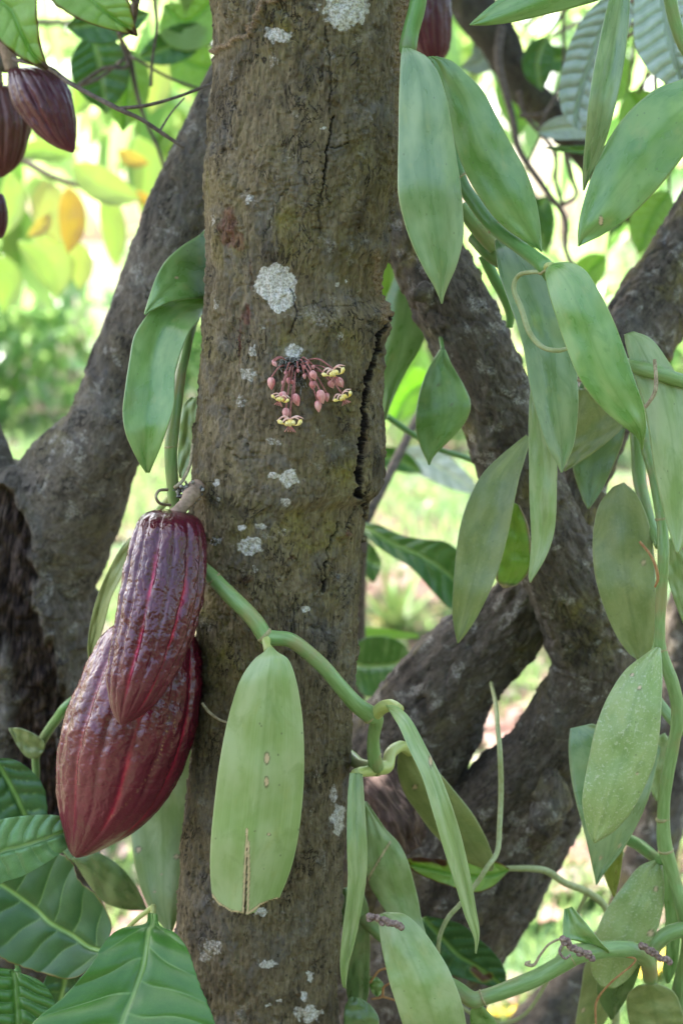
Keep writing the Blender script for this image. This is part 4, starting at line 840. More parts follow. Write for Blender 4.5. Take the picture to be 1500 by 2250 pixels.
tube('aerial_root', [(1235,2060,1.03,5),(1205,2075,1.03,6),(1185,2100,1.03,6),(1172,2120,1.03,8),(1155,2118,1.03,10),(1165,2112,1.03,5)], M['root'], v5, 8, 2)
tube('aerial_root', [(1238,2070,1.04,6),(1228,2090,1.03,6),(1240,2106,1.03,6),(1252,2098,1.035,5)], M['dry'], v5, 8, 2)

for a_ in ((1057,2193,1062,2191,1.05,38),(1252,2103,1258,2100,1.05,44),(1424,2122,1426,2129,1.09,36)): node(v5, *a_)
for a_ in ((1449,1424,1450,1431,1.1,29),(1454,1796,1455,1803,1.1,31),(1461,1865,1462,1872,1.1,35),(1451,1136,1452,1143,1.11,27)): node(v4, *a_)
for a_ in ((1197,588,1201,593,1.03,37),(1082,497,1087,502,1.08,31),(1008,387,1012,392,1.1,29)): node(v2, *a_)
# 6 low vine beside trunk base
v6 = thing('vanilla_vine', 'vanilla vine with a scarred pale leaf tucked against the foot of the thick trunk', 'vine', P(790, 2030, 1.12), G)
leaf(v6, [(796,1760,806,1762),(800,1800,846,1820),(800,1850,874,1850),(802,1900,895,1890),(810,1940,908,1935),(826,1970,918,1975),(846,2000,924,2010),(870,2030,932,2040),(895,2060,938,2062)], [1.13, 1.12, 1.12, 1.11], V['pale'], fold=-.1, tilt=.1, nu=33, step=3.5, scars=[([(857,1850),(835,1885),(815,1920),(803,1945)], 2.2)], label='pale leaf crossed by a tan scar line')
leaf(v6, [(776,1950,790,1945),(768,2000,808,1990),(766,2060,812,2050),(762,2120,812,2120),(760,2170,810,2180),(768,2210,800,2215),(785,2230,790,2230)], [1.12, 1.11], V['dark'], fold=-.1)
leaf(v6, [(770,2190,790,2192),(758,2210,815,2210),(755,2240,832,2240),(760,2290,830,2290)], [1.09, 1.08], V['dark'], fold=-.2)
leaf(v6, [(754,1950,770,1950),(748,1980,775,1985),(748,2020,772,2025),(756,2050,768,2050)], [1.13, 1.13], V['blue'], fold=-.2)
leaf(v6, [(812,2145,830,2148),(810,2160,842,2162),(816,2180,840,2178),(826,2190,830,2190)], [1.13, 1.13], V['fresh'], fold=-.2)
tube('stem', [(764,1960,1.14,24),(770,2020,1.14,28),(790,2110,1.15,26),(790,2240,1.15,26),(780,2400,1.15,26)], M['stem_dark'], v6, 14, 4)
for pts in ([(812,2160,1.10,5),(830,2135,1.1,6),(846,2128,1.1,6),(870,2118,1.1,5)], [(815,2195,1.1,5),(838,2190,1.1,6),(842,2170,1.1,6),(856,2160,1.1,5)], [(840,2190,1.1,6),(862,2196,1.1,5),(870,2200,1.1,4)]):
    tube('aerial_root', pts, M['rust_root'], v6, 8, 2)

# 7 leaves hanging in the gap between trunk and middle limb
v7 = thing('vanilla_vine', 'vanilla vine whose green leaves hang in the gap between trunk and middle limb', 'vine', P(900, 640, 1.32), G)
leaf(v7, [(870,520,880,522),(838,560,892,545),(820,620,890,580),(800,680,892,620),(780,740,870,680),(760,790,830,740)], [1.36, 1.35], V['bright'], fold=.15, label='bright leaf with sunlight put into its colour, half behind the trunk')
leaf(v7, [(905,530,930,540),(875,590,935,590),(850,650,945,640),(830,720,945,700),(830,790,925,760),(832,850,890,820),(838,900,862,880),(840,930,846,925)], [1.31, 1.30, 1.30], V['fresh'], fold=-.1, tilt=.1)
leaf(v7, [(965,768,978,768),(940,810,992,800),(922,860,1020,850),(913,910,1034,890),(914,950,1020,930),(924,985,990,965),(935,1008,955,1000),(941,1022,943,1022)], [1.17, 1.16, 1.16], V['fresh'], fold=-.12, spots=[(963,847,2),(993,888,2)])
tube('stem', [(905,520,1.33,26),(930,600,1.30,24),(960,700,1.28,14),(972,770,1.18,8)], M['stem_dark'], v7, 14, 4)
tube('stem', [(1100,520,1.22,14),(1000,470,1.27,22),(905,520,1.33,26)], M['stem_dark'], v7, 14, 4)
leaf(v7, [(1155,955,1165,965),(1100,1000,1152,1010),(1060,1040,1140,1050),(1032,1090,1128,1110),(1012,1150,1114,1180),(1001,1220,1098,1240),(995,1290,1075,1300),(993,1345,1048,1355),(998,1385,1025,1390),(1004,1413,1007,1413)], [1.15, 1.13, 1.12, 1.12], V['olive'], fold=.15, tilt=.1, nu=31, label='dull brownish green leaf before the crossing limbs')
leaf(v7, [(1120,1100,1140,1110),(1100,1150,1158,1150),(1092,1200,1166,1200),(1088,1245,1166,1245),(1090,1275,1140,1282),(1105,1292,1112,1292)], [1.16, 1.16], V['bright'], fold=.1, brown=3.)
tube('stem', [(1165,955,1.15,8),(1190,900,1.17,12),(1150,700,1.2,14),(1100,520,1.22,14)], M['stem_dark'], v7, 10, 4)
tube('stem', [(850,915,1.4,14),(900,950,1.4,13),(960,985,1.4,13),(1020,1005,1.41,12),(1080,1030,1.42,10)], M['stem_dark'], v7, 10, 4)
# hanging root in front of the crossing limbs
tube('aerial_root', [(1078,1500,1.25,8),(1088,1545,1.20,10),(1092,1590,1.16,11),(1098,1660,1.14,12),(1100,1740,1.14,12),(1097,1810,1.13,12),(1092,1870,1.12,12),(1070,1905,1.11,12),(1040,1950,1.11,11),(1012,1985,1.11,11),(985,2015,1.11,11),(968,2050,1.11,10),(962,2085,1.11,10),(955,2200,1.12,10)], M['root_green'], v7, 10, 3)

# 8 small vine at the left edge
v8 = thing('vanilla_vine', 'slender vanilla vine on the old trunk behind the pods with one dark drooping leaf', 'vine', P(90, 1640, 1.2), G)
tube('stem', [(78,1760,1.2,16),(80,1700,1.2,17),(80,1660,1.2,18),(98,1620,1.2,22),(125,1580,1.19,22),(155,1545,1.18,22),(250,1480,1.2,22)], M['stem_dark'], v8, 14, 3)
leaf(v8, [(20,1600,22,1606),(45,1600,40,1640),(75,1612,62,1665),(96,1628,84,1664),(101,1640,96,1650)], [1.19, 1.19], V['olive'], fold=.25)
leaf(v8, [(160,1885,168,1900),(200,1868,190,1935),(240,1885,220,1975),(272,1910,250,1992),(298,1945,284,2000),(314,1975,308,2000),(322,1998,322,2000)], [1.19, 1.18, 1.18], V['dark'], fold=-.1)
tube('stem', [(78,1760,1.2,16),(110,1830,1.21,15),(165,1892,1.2,12)], M['stem_dark'], v8, 10, 4)
leaf(v8, [(455,130,475,120),(456,180,480,170),(455,240,478,230),(460,262,466,262)], [1.13, 1.13], V['fresh'], fold=.1) if False else None

# ------------------------------------------------------------------ cacao pods
def pod_mat(name, base, mid, furrow, gloss=.3, tipred=0.):
    b = NB(name); uv = b.uv(); ob = b.obj(); n1 = b.noise(ob, 120, 4, .6, .5); n2 = b.noise(ob, 35, 4, .6); n3 = b.noise(ob, 1100, 2, .6)
    sx = b.n('SeparateXYZ'); b.put(sx.inputs[0], uv)
    c = b.mix(b.ramp(n2, [(.35, 0.), (.7, 1.)]), base, mid)
    c = b.mix(b.math('MULTIPLY', b.ramp(sx.outputs[1], [(.45, 0.), (.95, 1.)]), tipred), c, (.125, .010, .026))
    c = b.mix(b.math('MULTIPLY', b.attr('furrow'), b.ramp(n1, [(.3, .3), (.6, 1.)])), c, furrow)
    c = b.mix(b.math('MULTIPLY', b.attr('ridge'), b.ramp(n1, [(.35, .1), (.65, .45)])), c, (.115, .040, .045))
    c = b.mix(b.ramp(n3, [(.67, 0.), (.76, .35)]), c, (.22, .12, .12))
    c = b.mix(b.math('MULTIPLY', b.attr('crackle'), b.ramp(n3, [(.4, .1), (.6, .8)])), c, (.30, .16, .08))
    h = b.math('ADD', b.math('MULTIPLY', n1, 1.), b.math('MULTIPLY', b.noise(ob, 330, 3, .6, .8), .5)); h = b.math('ADD', h, b.math('MULTIPLY', n3, .06))
    ro = b.ramp(sx.outputs[1], [(.5, gloss), (.95, gloss + .22)])
    return b.bsdf(c, ro, .5, b.bump(h, .55, .0011), coat=.12)
M['pod_dark'] = pod_mat('pod_skin_dark', (.046, .002, .010), (.074, .004, .014), (.40, .012, .05), .13, .5)
M['pod_red'] = pod_mat('pod_skin_red', (.066, .003, .012), (.105, .006, .018), (.32, .012, .04), .18, .9)
M['pod_far'] = pod_mat('pod_skin_far', (.045, .003, .010), (.07, .005, .014), (.2, .03, .04), .35, .4)
M['pod_brown'] = pod_mat('pod_skin_brown', (.065, .014, .010), (.105, .028, .018), (.2, .05, .03), .5, .3)
def pod(label, edges, Y, mat, m=260, step=2.6, rot=0., amp=1., red=(0, 2), crackle=(), seed=0., stalk=None, nf=8, dep=.095, bound=(.08, .8)):
    e = np.array(edges, float); Ys = np.interp(np.linspace(0, 1, len(e)), np.linspace(0, 1, len(Y)), Y)
    c = (e[:, :2] + e[:, 2:4])/2; a = (e[:, 2:4] - e[:, :2])/2
    L = np.linalg.norm(np.diff(c, axis=0), axis=1).sum(); n = max(40, int(L/step))
    q = spline(np.concatenate([c, a, Ys[:, None]], 1), n); top = P(q[0, 0], q[0, 1], q[0, 4])
    t = thing('cacao_pod', label, 'cacao pod', top, 'ripe cacao pods hanging from the trees')
    phi = np.linspace(-math.pi, math.pi, m, endpoint=False)[None]; v = np.linspace(0, 1, n)[:, None]
    hw = np.hypot(q[:, 2], q[:, 3])[:, None]*K*q[:, 4:5]; hmax = hw.max()
    ph = phi + rot; env = sstep(0, bound[0], v)*(1 - .75*sstep(bound[1], 1, v))
    f5 = (ph*nf/(2*math.pi)) % 1; d1 = np.minimum(f5, 1 - f5)               # deep furrow at 0
    f10 = np.abs(f5 - .5)                                                   # shallow furrow at .5
    D = (-dep*(1 + .5*perlin(v*6, phi*1.5, seed))*np.exp(-(d1/.10)**2) - .55*dep*np.exp(-(f10/.07)**2))*env + .03*env
    X3, Y3 = np.cos(phi)*hmax, np.sin(phi)*hmax; Z3 = v*L*K
    wart = fbm(X3*110, Y3*110, Z3*85 + seed, 3); w2 = np.abs(perlin(X3*240, Y3*240, Z3*200 + seed))
    Dm = (.0012*wart*(1 - .6*np.exp(-(d1/.05)**2)) - .0005*sstep(.12, 0, w2))*env*amp*(1 - .5*sstep(.55, 1, v))
    furrow = np.zeros((n, m)); k5 = np.floor(ph*nf/(2*math.pi) + .5) % nf
    for k in red: furrow = np.maximum(furrow, np.where(k5 == k, 1., 0.)*np.exp(-(d1/(.05 + .035*perlin(v*7, v*0 + k, seed)))**2)*sstep(-.45, .1, perlin(v*5 + k*3, v*0, seed)))
    furrow = np.maximum(furrow, .35*np.exp(-(d1/.03)**2)*env)
    furrow *= sstep(.12, .3, v + .05*perlin(phi*3, v*6))*(1 - sstep(.8, .95, v))*np.ones((n, m))
    ridge = .0*furrow + .8*np.exp(-((np.abs(d1 - .5))/.012)**2)*sstep(.1, .3, v) + .35*np.exp(-((d1 - .17)/.012)**2)*sstep(-.1, .3, perlin(phi*4, v*5, seed))
    g = 1 + D
    s_, co = np.sin(phi), np.cos(phi)
    px = q[:, 0:1] + q[:, 2:3]*s_*(g + Dm/np.maximum(hw, .004)); py = q[:, 1:2] + q[:, 3:4]*s_*(g + Dm/np.maximum(hw, .004))
    Yw = q[:, 4:5] - hw*co*(g + Dm/np.maximum(hw, .004))
    ck = np.zeros((n, m))
    for ln, wd in crackle: ck = np.maximum(ck, sstep(wd, wd*.3, segdist(px + 3*perlin(px/8., py/8.), py, ln))*sstep(-.05, .2, perlin(px/6., py/5., 2.))*(co > 0))
    mesh_obj('husk', P(px, py, Yw), gridfaces(n, m, True), mat, t, np.stack([phi/(2*math.pi) + .5 + 0*v, v + 0*phi], -1), {'furrow': furrow, 'ridge': ridge, 'crackle': ck})
    if stalk: tube('stalk', stalk, M['stalk'], t, 20, 2, lambda a_, b_, v_: .0006*fbm(a_*250, b_*250, v_*90, 2))
    return t
pod('large red-brown ribbed pod, the broad lower one of the hanging pair', [(345,1338,347,1338),(315,1345,375,1342),(280,1358,405,1362),(238,1385,424,1392),(208,1430,438,1440),(180,1490,440,1510),(152,1560,432,1585),(133,1630,414,1650),(125,1700,388,1715),(130,1765,350,1775),(138,1815,295,1828),(146,1850,240,1860),(153,1870,200,1878),(160,1880,176,1884),(166,1884,168,1885)],
    [1.085, 1.075, 1.065, 1.06, 1.055], M['pod_red'], 300, 2.4, rot=-.12, amp=.75, nf=7, dep=.06, red=(0, 1), crackle=[([(372,1575),(362,1620),(350,1660),(330,1700),(305,1735),(275,1770),(245,1795)], 2.6),([(385,1580),(378,1640)], 2.4)], seed=4.,
    stalk=[(430,1340,1.10,26),(400,1330,1.095,26),(360,1335,1.09,28),(344,1342,1.087,30)])
pod('dark maroon warty pod with two crimson furrows, the upper one of the hanging pair', [(376,1119,378,1119),(350,1118,405,1124),(322,1126,430,1134),(306,1140,443,1152),(296,1165,451,1185),(284,1210,453,1240),(272,1265,449,1300),(262,1320,438,1350),(252,1375,422,1400),(243,1430,402,1450),(237,1480,376,1500),(238,1525,344,1545),(246,1560,312,1572),(256,1582,285,1588),(264,1592,270,1593)],
    [1.055, 1.035, 1.015, 1.0, .995], M['pod_dark'], 300, 2.2, rot=.32, amp=.85, nf=7, dep=.10, red=(0, 1), seed=9., stalk=[(432,1072,1.062,40),(420,1088,1.05,36),(408,1105,1.045,30),(394,1122,1.045,30),(386,1132,1.048,34)])
# the knobbly cushion the stalk grows from
def lumps(name, parent, n, cx, cy, rx, ry, Yf, mat, seed, rr=(3, 7), ln=(4, 10), down=.5):
    rng = np.random.RandomState(seed); Vs, Fs, off = [], [], 0
    for i in range(n):
        a = rng.rand()*6.28; q_ = rng.rand()**.5; x = cx + rx*q_*math.cos(a); y = cy + ry*q_*math.sin(a)
        r_ = m_px(rr[0] + (rr[1]-rr[0])*rng.rand())/2; l_ = ln[0] + (ln[1]-ln[0])*rng.rand(); d = rng.normal(size=2)*.6; d[1] += down
        Y0 = Yf(x, y); c = P([x, x + d[0]*l_*.5, x + d[0]*l_], [y, y + d[1]*l_*.5, y + d[1]*l_], [Y0 + .002, Y0 - .0018*rng.rand()*2 - .001, Y0 - .002 - .005*rng.rand()*(ln[1]/10)])
        Vv, F, _ = sweep(spline(np.hstack([c, c[:, :1]*0]), 6)[:, :3], np.array([1, 1.1, .9, 1.15, .8, .3])*r_, 7)
        Vs.append(Vv); Fs.append(F + off); off += len(Vv)
    return mesh_obj(name, np.vstack(Vs), fix_tris(np.vstack(Fs)), mat, parent)
def front_Y(x, y):
    e = np.array(EDGE, float); L_ = np.interp(y, e[:, 0], e[:, 1]); R_ = np.interp(y, e[:, 0], e[:, 2])
    c = (L_ + R_)/2; h = (R_ - L_)/2; s = min(.995, abs(x - c)*.955/h)
    return TY - m_px(h, TY)*math.sqrt(1 - s*s)
lumps('pod_cushion', main_tree, 70, 418, 1082, 30, 18, lambda x, y: 1.058 + (x < 400)*.004, M['cushion'], 5, (4, 9), (4, 14), 0.)
lumps('flower_scar', main_tree, 16, 470, 1190, 9, 9, front_Y, M['cushion'], 6, (2, 6), (1, 3), 0.)

# pods further away
pod('maroon ribbed pod hanging top corner beneath the brown-edged leaf', [(30,150,32,150),(22,152,70,146),(18,170,105,150),(22,205,135,170),(38,240,155,205),(62,272,166,248),(88,300,168,285),(120,322,168,310),(145,332,166,326),(158,336,162,336)], [1.30, 1.29, 1.28], M['pod_far'], 160, 3, rot=.3, amp=.8, red=(), stalk=[(5,60,1.31,34),(15,100,1.31,34),(28,152,1.31,30)])
pod('browner ribbed pod hanging just behind the maroon corner pod', [(-10,185,0,185),(-40,190,30,190),(-55,230,52,215),(-58,270,68,262),(-52,310,62,315),(-36,350,45,358),(-14,378,22,380),(0,390,6,390)], [1.38, 1.37], M['pod_brown'], 140, 3, rot=.7, amp=.7, red=(), stalk=[(-20,60,1.38,26),(-10,120,1.38,24),(-5,186,1.38,26)])
pod('dark pod mostly out of view at the edge, below the brown pod', [(-20,420,-10,420),(-45,440,8,430),(-55,470,18,465),(-50,500,16,498),(-30,520,6,522),(-12,526,-8,526)], [1.34, 1.34], M['pod_far'], 100, 3, amp=.6, red=(), stalk=[(-40,330,1.36,14),(-20,380,1.35,14),(-15,422,1.34,16)])
pod('rosy brown pod partly hidden behind the upper trunk', [(935,-80,955,-80),(910,-60,975,-65),(895,-20,985,-20),(892,30,990,20),(900,75,991,70),(915,110,985,110),(932,132,972,132),(948,142,956,142)], [1.42, 1.42], M['pod_far'], 120, 3.4, amp=.8, rot=.5, seed=3, red=(), stalk=[(900,-170,1.43,20),(925,-120,1.43,20),(945,-80,1.42,22)])

# branch at top left that bears the corner pods, leaves and twigs
tb = thing('cacao_tree', 'leafy cacao branch in the top corner with brown-edged leaves and thin twigs', 'tree', (-.75, 1.9, 0))
tube('limb', [(-420,700,1.7,60),(-300,300,1.5,70),(-150,80,1.40,80),(-60,20,1.36,84),(0,130,1.33,40),(20,140,1.32,20)], M['bark_dark'], tb, 24, 5, bark_disp(.5, 6.))
wtube('trunk', [(*P(-400,660,1.69), .014), (-.7, 1.85, .6, .03), (-.75, 1.9, -.05, .04)], M['bark_dark'], tb, 16, 20)
for pts in ([(30,130,1.30,10),(105,148,1.24,10),(150,180,1.22,10),(200,208,1.21,10),(262,240,1.20,11),(310,262,1.20,9),(360,295,1.20,9),(405,325,1.20,6)], [(265,238,1.20,8),(320,232,1.20,8),(380,216,1.21,7),(430,198,1.22,7),(475,180,1.24,6)],
            [(-60,20,1.36,30),(0,60,1.31,16),(60,110,1.27,12),(105,148,1.24,10)],
            [(350,290,1.21,5),(375,250,1.24,4),(405,215,1.28,4)], [(300,0,1.3,16),(290,60,1.32,9),(262,75,1.33,8)], [(340,0,1.5,7),(345,60,1.5,7),(335,130,1.5,6),(332,190,1.5,7)],
            [(170,190,1.6,9),(230,150,1.6,9),(280,145,1.6,8),(265,90,1.6,7)], [(285,120,1.7,12),(300,200,1.7,10),(318,260,1.7,8),(345,320,1.7,8),(365,380,1.7,7)], [(300,130,1.6,6),(370,170,1.6,6),(440,195,1.6,5)],
            [(-60,20,1.36,26),(60,-60,1.33,24),(200,-60,1.3,20),(300,0,1.3,16)], [(300,0,1.3,12),(320,-30,1.45,9),(340,0,1.5,7)],
            [(300,0,1.3,10),(260,60,1.5,8),(285,120,1.7,12)], [(285,120,1.7,8),(220,170,1.65,8),(170,190,1.6,9)], [(285,120,1.7,8),(290,125,1.65,7),(300,130,1.6,6)]):
    tube('twig', pts, M['twig'], tb, 10, 4)
CL = dict(thick=.0006, fold=.2)
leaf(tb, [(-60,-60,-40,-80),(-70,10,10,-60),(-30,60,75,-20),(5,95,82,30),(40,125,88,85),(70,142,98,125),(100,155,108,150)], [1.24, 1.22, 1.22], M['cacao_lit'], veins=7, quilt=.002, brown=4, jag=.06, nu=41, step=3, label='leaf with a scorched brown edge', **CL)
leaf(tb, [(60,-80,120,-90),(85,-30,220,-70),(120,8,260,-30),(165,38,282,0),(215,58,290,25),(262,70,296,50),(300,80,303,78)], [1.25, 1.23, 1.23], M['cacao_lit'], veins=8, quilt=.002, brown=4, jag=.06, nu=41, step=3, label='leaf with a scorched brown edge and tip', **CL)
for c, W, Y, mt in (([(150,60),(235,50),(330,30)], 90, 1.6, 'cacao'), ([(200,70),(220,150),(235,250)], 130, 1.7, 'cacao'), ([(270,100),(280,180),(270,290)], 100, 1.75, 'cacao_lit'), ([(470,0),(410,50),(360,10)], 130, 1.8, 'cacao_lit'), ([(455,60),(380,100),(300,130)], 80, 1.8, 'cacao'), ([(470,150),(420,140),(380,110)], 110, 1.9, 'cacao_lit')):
    VL(tb, c, W, [Y], M[mt], 'cac', veins=7, quilt=.002, thick=.0006, fold=.2, nu=31, step=5)

# yellowing leaves hanging mid-left, further away
ya = thing('cacao_sapling', 'cacao sapling with yellow leaves turning orange hanging above the lawn', 'sapling', (-1.15, 2.9, 0))
tube('stem', [(-300,600,2.7,40),(-160,330,2.7,30),(0,330,2.65,20),(120,390,2.6,14),(250,430,2.6,9)], M['twig'], ya, 12, 8)
wtube('trunk', [(*P(-300,600,2.7), .013), (-1.1, 2.8, .6, .02), (-1.15, 2.9, -.04, .03)], M['twig'], ya, 12, 14)
bl = bg_mat('cacao_leaf_yellow', [(.50, .66, .20), (.66, .72, .30), (.75, .68, .32), (.80, .42, .12)], .4)
for c, W, Y, rn in (([(95,395),(110,460),(130,540)], 80, 2.6, .6), ([(150,410),(160,490),(150,560)], 60, 2.5, 1.), ([(160,360),(230,410),(310,440)], 75, 2.5, .4), ([(40,340),(90,330),(160,345)], 50, 2.5, .1), ([(75,520),(120,580),(125,655)], 85, 2.7, .35), ([(40,530),(80,570),(130,650)], 45, 2.6, .2), ([(170,530),(180,580),(175,640)], 50, 2.7, .5), ([(230,420),(250,500),(255,590)], 55, 2.7, .25), ([(20,380),(30,440),(10,520)], 60, 2.7, .3), ([(185,90),(195,180),(160,260)], 70, 3.0, .1), ([(300,300),(330,380),(310,470)], 75, 2.9, .2), ([(0,560),(20,620),(10,690)], 60, 2.8, .15), ([(110,470),(90,500),(60,520)], 34, 2.45, .9), ([(260,330),(290,350),(330,360)], 34, 2.6, .95), ([(330,110),(350,180),(330,250)], 60, 3.0, .5), ([(60,260),(110,300),(180,330)], 46, 2.7, .3), ([(300,420),(320,440),(350,450)], 26, 2.6, 1.)):
    o = VL(ya, c, W, [Y], bl, 'cac', thick=.001, fold=.3, nu=13, step=8); at = o.data.attributes.new('rnd', 'FLOAT', 'POINT'); at.data.foreach_set('value', np.full(len(o.data.vertices), rn, np.float32))

# broad cacao leaves behind, right of the trunk
sb = thing('cacao_sapling', 'cacao sapling with broad glossy leaves low behind the thick trunk', 'sapling', (.02, 1.75, 0))
wtube('stem', [(.02, 1.75, -.03, .012), (.015, 1.72, .4, .01), (*P(790,1350,1.62), .006), (*P(800,1150,1.58), .005)], M['twig'], sb, 10, 20)
leaf(sb, [(790,1148,794,1162),(830,1152,815,1190),(880,1175,860,1222),(930,1185,905,1250),(975,1190,950,1300),(1010,1215,985,1335),(1020,1260,1010,1330),(1018,1300,1016,1310)], [1.58, 1.52, 1.5], M['cacao'], veins=7, quilt=.002, nu=41, **CL)
leaf(sb, [(775,1420,778,1500),(800,1402,800,1528),(830,1398,835,1530),(860,1402,862,1520),(885,1415,884,1490),(897,1435,896,1450)], [1.62, 1.58], M['cacao'], veins=7, quilt=.002, nu=41, **CL)
leaf(sb, [(775,1230,776,1240),(795,1190,800,1260),(815,1195,820,1280),(834,1225,832,1260),(838,1240,837,1246)], [1.68, 1.66], M['cacao'], veins=5, quilt=.002, **CL)
leaf(sb, [(770,1382,770,1392),(820,1378,820,1402),(870,1385,870,1404),(920,1394,918,1402)], [1.72, 1.7], M['cacao_lit'], **CL)
VL(sb, [(845,1020),(920,1010),(1000,1050),(1060,1090)], 66, [2.1, 2.0], M['cacao_grey'], 'cac', veins=7, quilt=.002, **CL)
VL(sb, [(800,1000),(870,1010),(930,1040)], 50, [1.9], M['cacao'], 'cac', veins=7, quilt=.002, **CL)
wtube('stem', [(*P(800,1150,1.58), .004), (*P(800,1000,1.9), .003), (*P(845,1020,2.08), .002)], M['twig'], sb, 8, 12)
wtube('stem', [(*P(790,1350,1.62), .004), (*P(770,1390,1.72), .003)], M['twig'], sb, 8, 6)
for c, W, Y, mt in (([(900,560),(880,700),(870,860)], 120, 2.4, 'cacao_lit'), ([(960,830),(900,860),(860,930)], 90, 2.5, 'cacao_lit')):
    VL(sb, c, W, [Y], M[mt], 'cac', veins=7, quilt=.002, thick=.0006, fold=.2)
wtube('stem', [(*P(800,1150,1.58), .005), (.15, 2.0, 1.2, .004), (*P(960,830,2.5), .003), (*P(900,560,2.4), .002)], M['twig'], sb, 8, 16)

# olive twig with the brown-edged leaf low centre
ot = thing('cacao_seedling', 'cacao seedling twig with one flat green leaf scorched brown along its edge', 'seedling', (*P(1330,1990,1.25)[:2], 0))
tube('stem', [(1080,1910,1.20,12),(1130,1908,1.20,14),(1195,1912,1.21,16),(1240,1940,1.22,16),(1290,1960,1.24,17),(1330,1995,1.25,17),(1350,2060,1.26,18),(1352,2250,1.26,20)], M['root_green'], ot, 12, 3)
wtube('stem', [(*P(1352,2240,1.26), .0033), (.21, 1.25, .3, .0045), (*P(1330,1990,1.25)[:2], -.02, .006)], M['twig'], ot, 10, 12)
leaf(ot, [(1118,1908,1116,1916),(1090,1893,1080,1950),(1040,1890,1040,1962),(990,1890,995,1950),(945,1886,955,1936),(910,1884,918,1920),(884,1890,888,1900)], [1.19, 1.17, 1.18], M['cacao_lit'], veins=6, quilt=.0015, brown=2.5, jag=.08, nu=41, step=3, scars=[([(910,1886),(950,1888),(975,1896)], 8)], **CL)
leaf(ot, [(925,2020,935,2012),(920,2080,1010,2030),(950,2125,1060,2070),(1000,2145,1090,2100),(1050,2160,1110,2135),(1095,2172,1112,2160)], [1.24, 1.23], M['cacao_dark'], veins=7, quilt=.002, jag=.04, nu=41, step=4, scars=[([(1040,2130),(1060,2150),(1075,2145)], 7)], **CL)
tube('stem', [(1290,1960,1.24,9),(1150,2230,1.27,9),(1000,2200,1.27,8),(925,2018,1.24,7)], M['root_green'], ot, 8, 5)

# quilted leaves top right, whitish sheen put into their colour
sr = thing('cacao_branch', 'cacao branch with deeply quilted leaves, pale sheen painted into their colour, in the top corner', 'branch', P(1400, -60, 1.5))
tube('stem', [(1720,160,1.46,22),(1600,-40,1.48,18),(1440,-90,1.5,16),(1340,-40,1.5,10)], M['twig'], sr, 10, 5)
leaf(sr, [(1420,-70,1440,-80),(1396,-20,1500,-60),(1390,40,1530,0),(1395,100,1545,60),(1420,150,1545,120),(1455,180,1540,170),(1490,200,1530,210),(1515,230,1520,232)], [1.42, 1.38, 1.38], M['cacao_grey'], veins=11, quilt=.005, nu=51, step=3, **CL)
leaf(sr, [(1340,-20,1356,-20),(1296,20,1392,20),(1262,70,1375,80),(1240,130,1350,150),(1228,190,1322,210),(1232,240,1300,250),(1250,270,1280,275),(1270,285,1272,286)], [1.52, 1.5], M['cacao_grey'], veins=11, quilt=.004, nu=51, step=3, **CL)
for c, W, Y, mt in (([(1180,290),(1260,280),(1330,300)], 55, 1.7, 'cacao_grey'), ([(1440,320),(1330,330),(1185,325)], 22, 1.5, 'cacao'), ([(1200,80),(1180,140),(1190,200)], 70, 1.9, 'cacao'), ([(1380,200),(1420,260),(1470,290)], 110, 2.0, 'cacao_lit'), ([(1140,400),(1150,500),(1170,560)], 90, 2.1, 'cacao'), ([(1070,60),(1060,130),(1010,150)], 60, 2.0, 'cacao_grey'), ([(1470,420),(1430,480),(1400,560)], 90, 1.9, 'cacao_lit')):
    VL(sr, c, W, [Y], M[mt], 'cac', veins=8, quilt=.002, thick=.0006, fold=.2)
for c, W, Y, mt in (([(1090,180),(1130,230),(1140,300)], 70, 2.3, 'cacao_lit'), ([(1060,330),(1080,400),(1100,470)], 80, 2.4, 'cacao'), ([(1330,100),(1350,170),(1330,240)], 80, 2.2, 'cacao_lit'), ([(1200,430),(1180,490),(1200,560)], 80, 2.3, 'cacao'), ([(1330,560),(1290,600),(1260,660)], 70, 2.3, 'cacao_lit'), ([(1160,110),(1220,130),(1280,120)], 60, 2.2, 'cacao'), ([(1400,380),(1360,450),(1340,520)], 70, 2.2, 'cacao')):
    VL(sr, c, W, [Y], M[mt], 'cac', veins=8, quilt=.002, thick=.0006, fold=.2)
    wtube('petiole', [(*P(1600,-40,1.48), .003), (*(P(1600,-40,1.48)*.4 + P(c[0][0], c[0][1], Y)*.6 + np.array([0,.1,.08])), .002), (*P(c[0][0], c[0][1], Y), .0012)], M['twig'], sr, 6, 12)
for p1 in ((1180,290,1.7),(1440,320,1.5),(1200,80,1.9),(1380,200,2.0),(1140,400,2.1),(1070,60,2.0),(1470,420,1.9)):
    wtube('petiole', [(*P(1600,-40,1.48), .003), (*(P(1600,-40,1.48)*.5 + P(*p1)*.5 + np.array([0,.15,.06])), .0025), (*P(*p1), .0015)], M['twig'], sr, 6, 12)

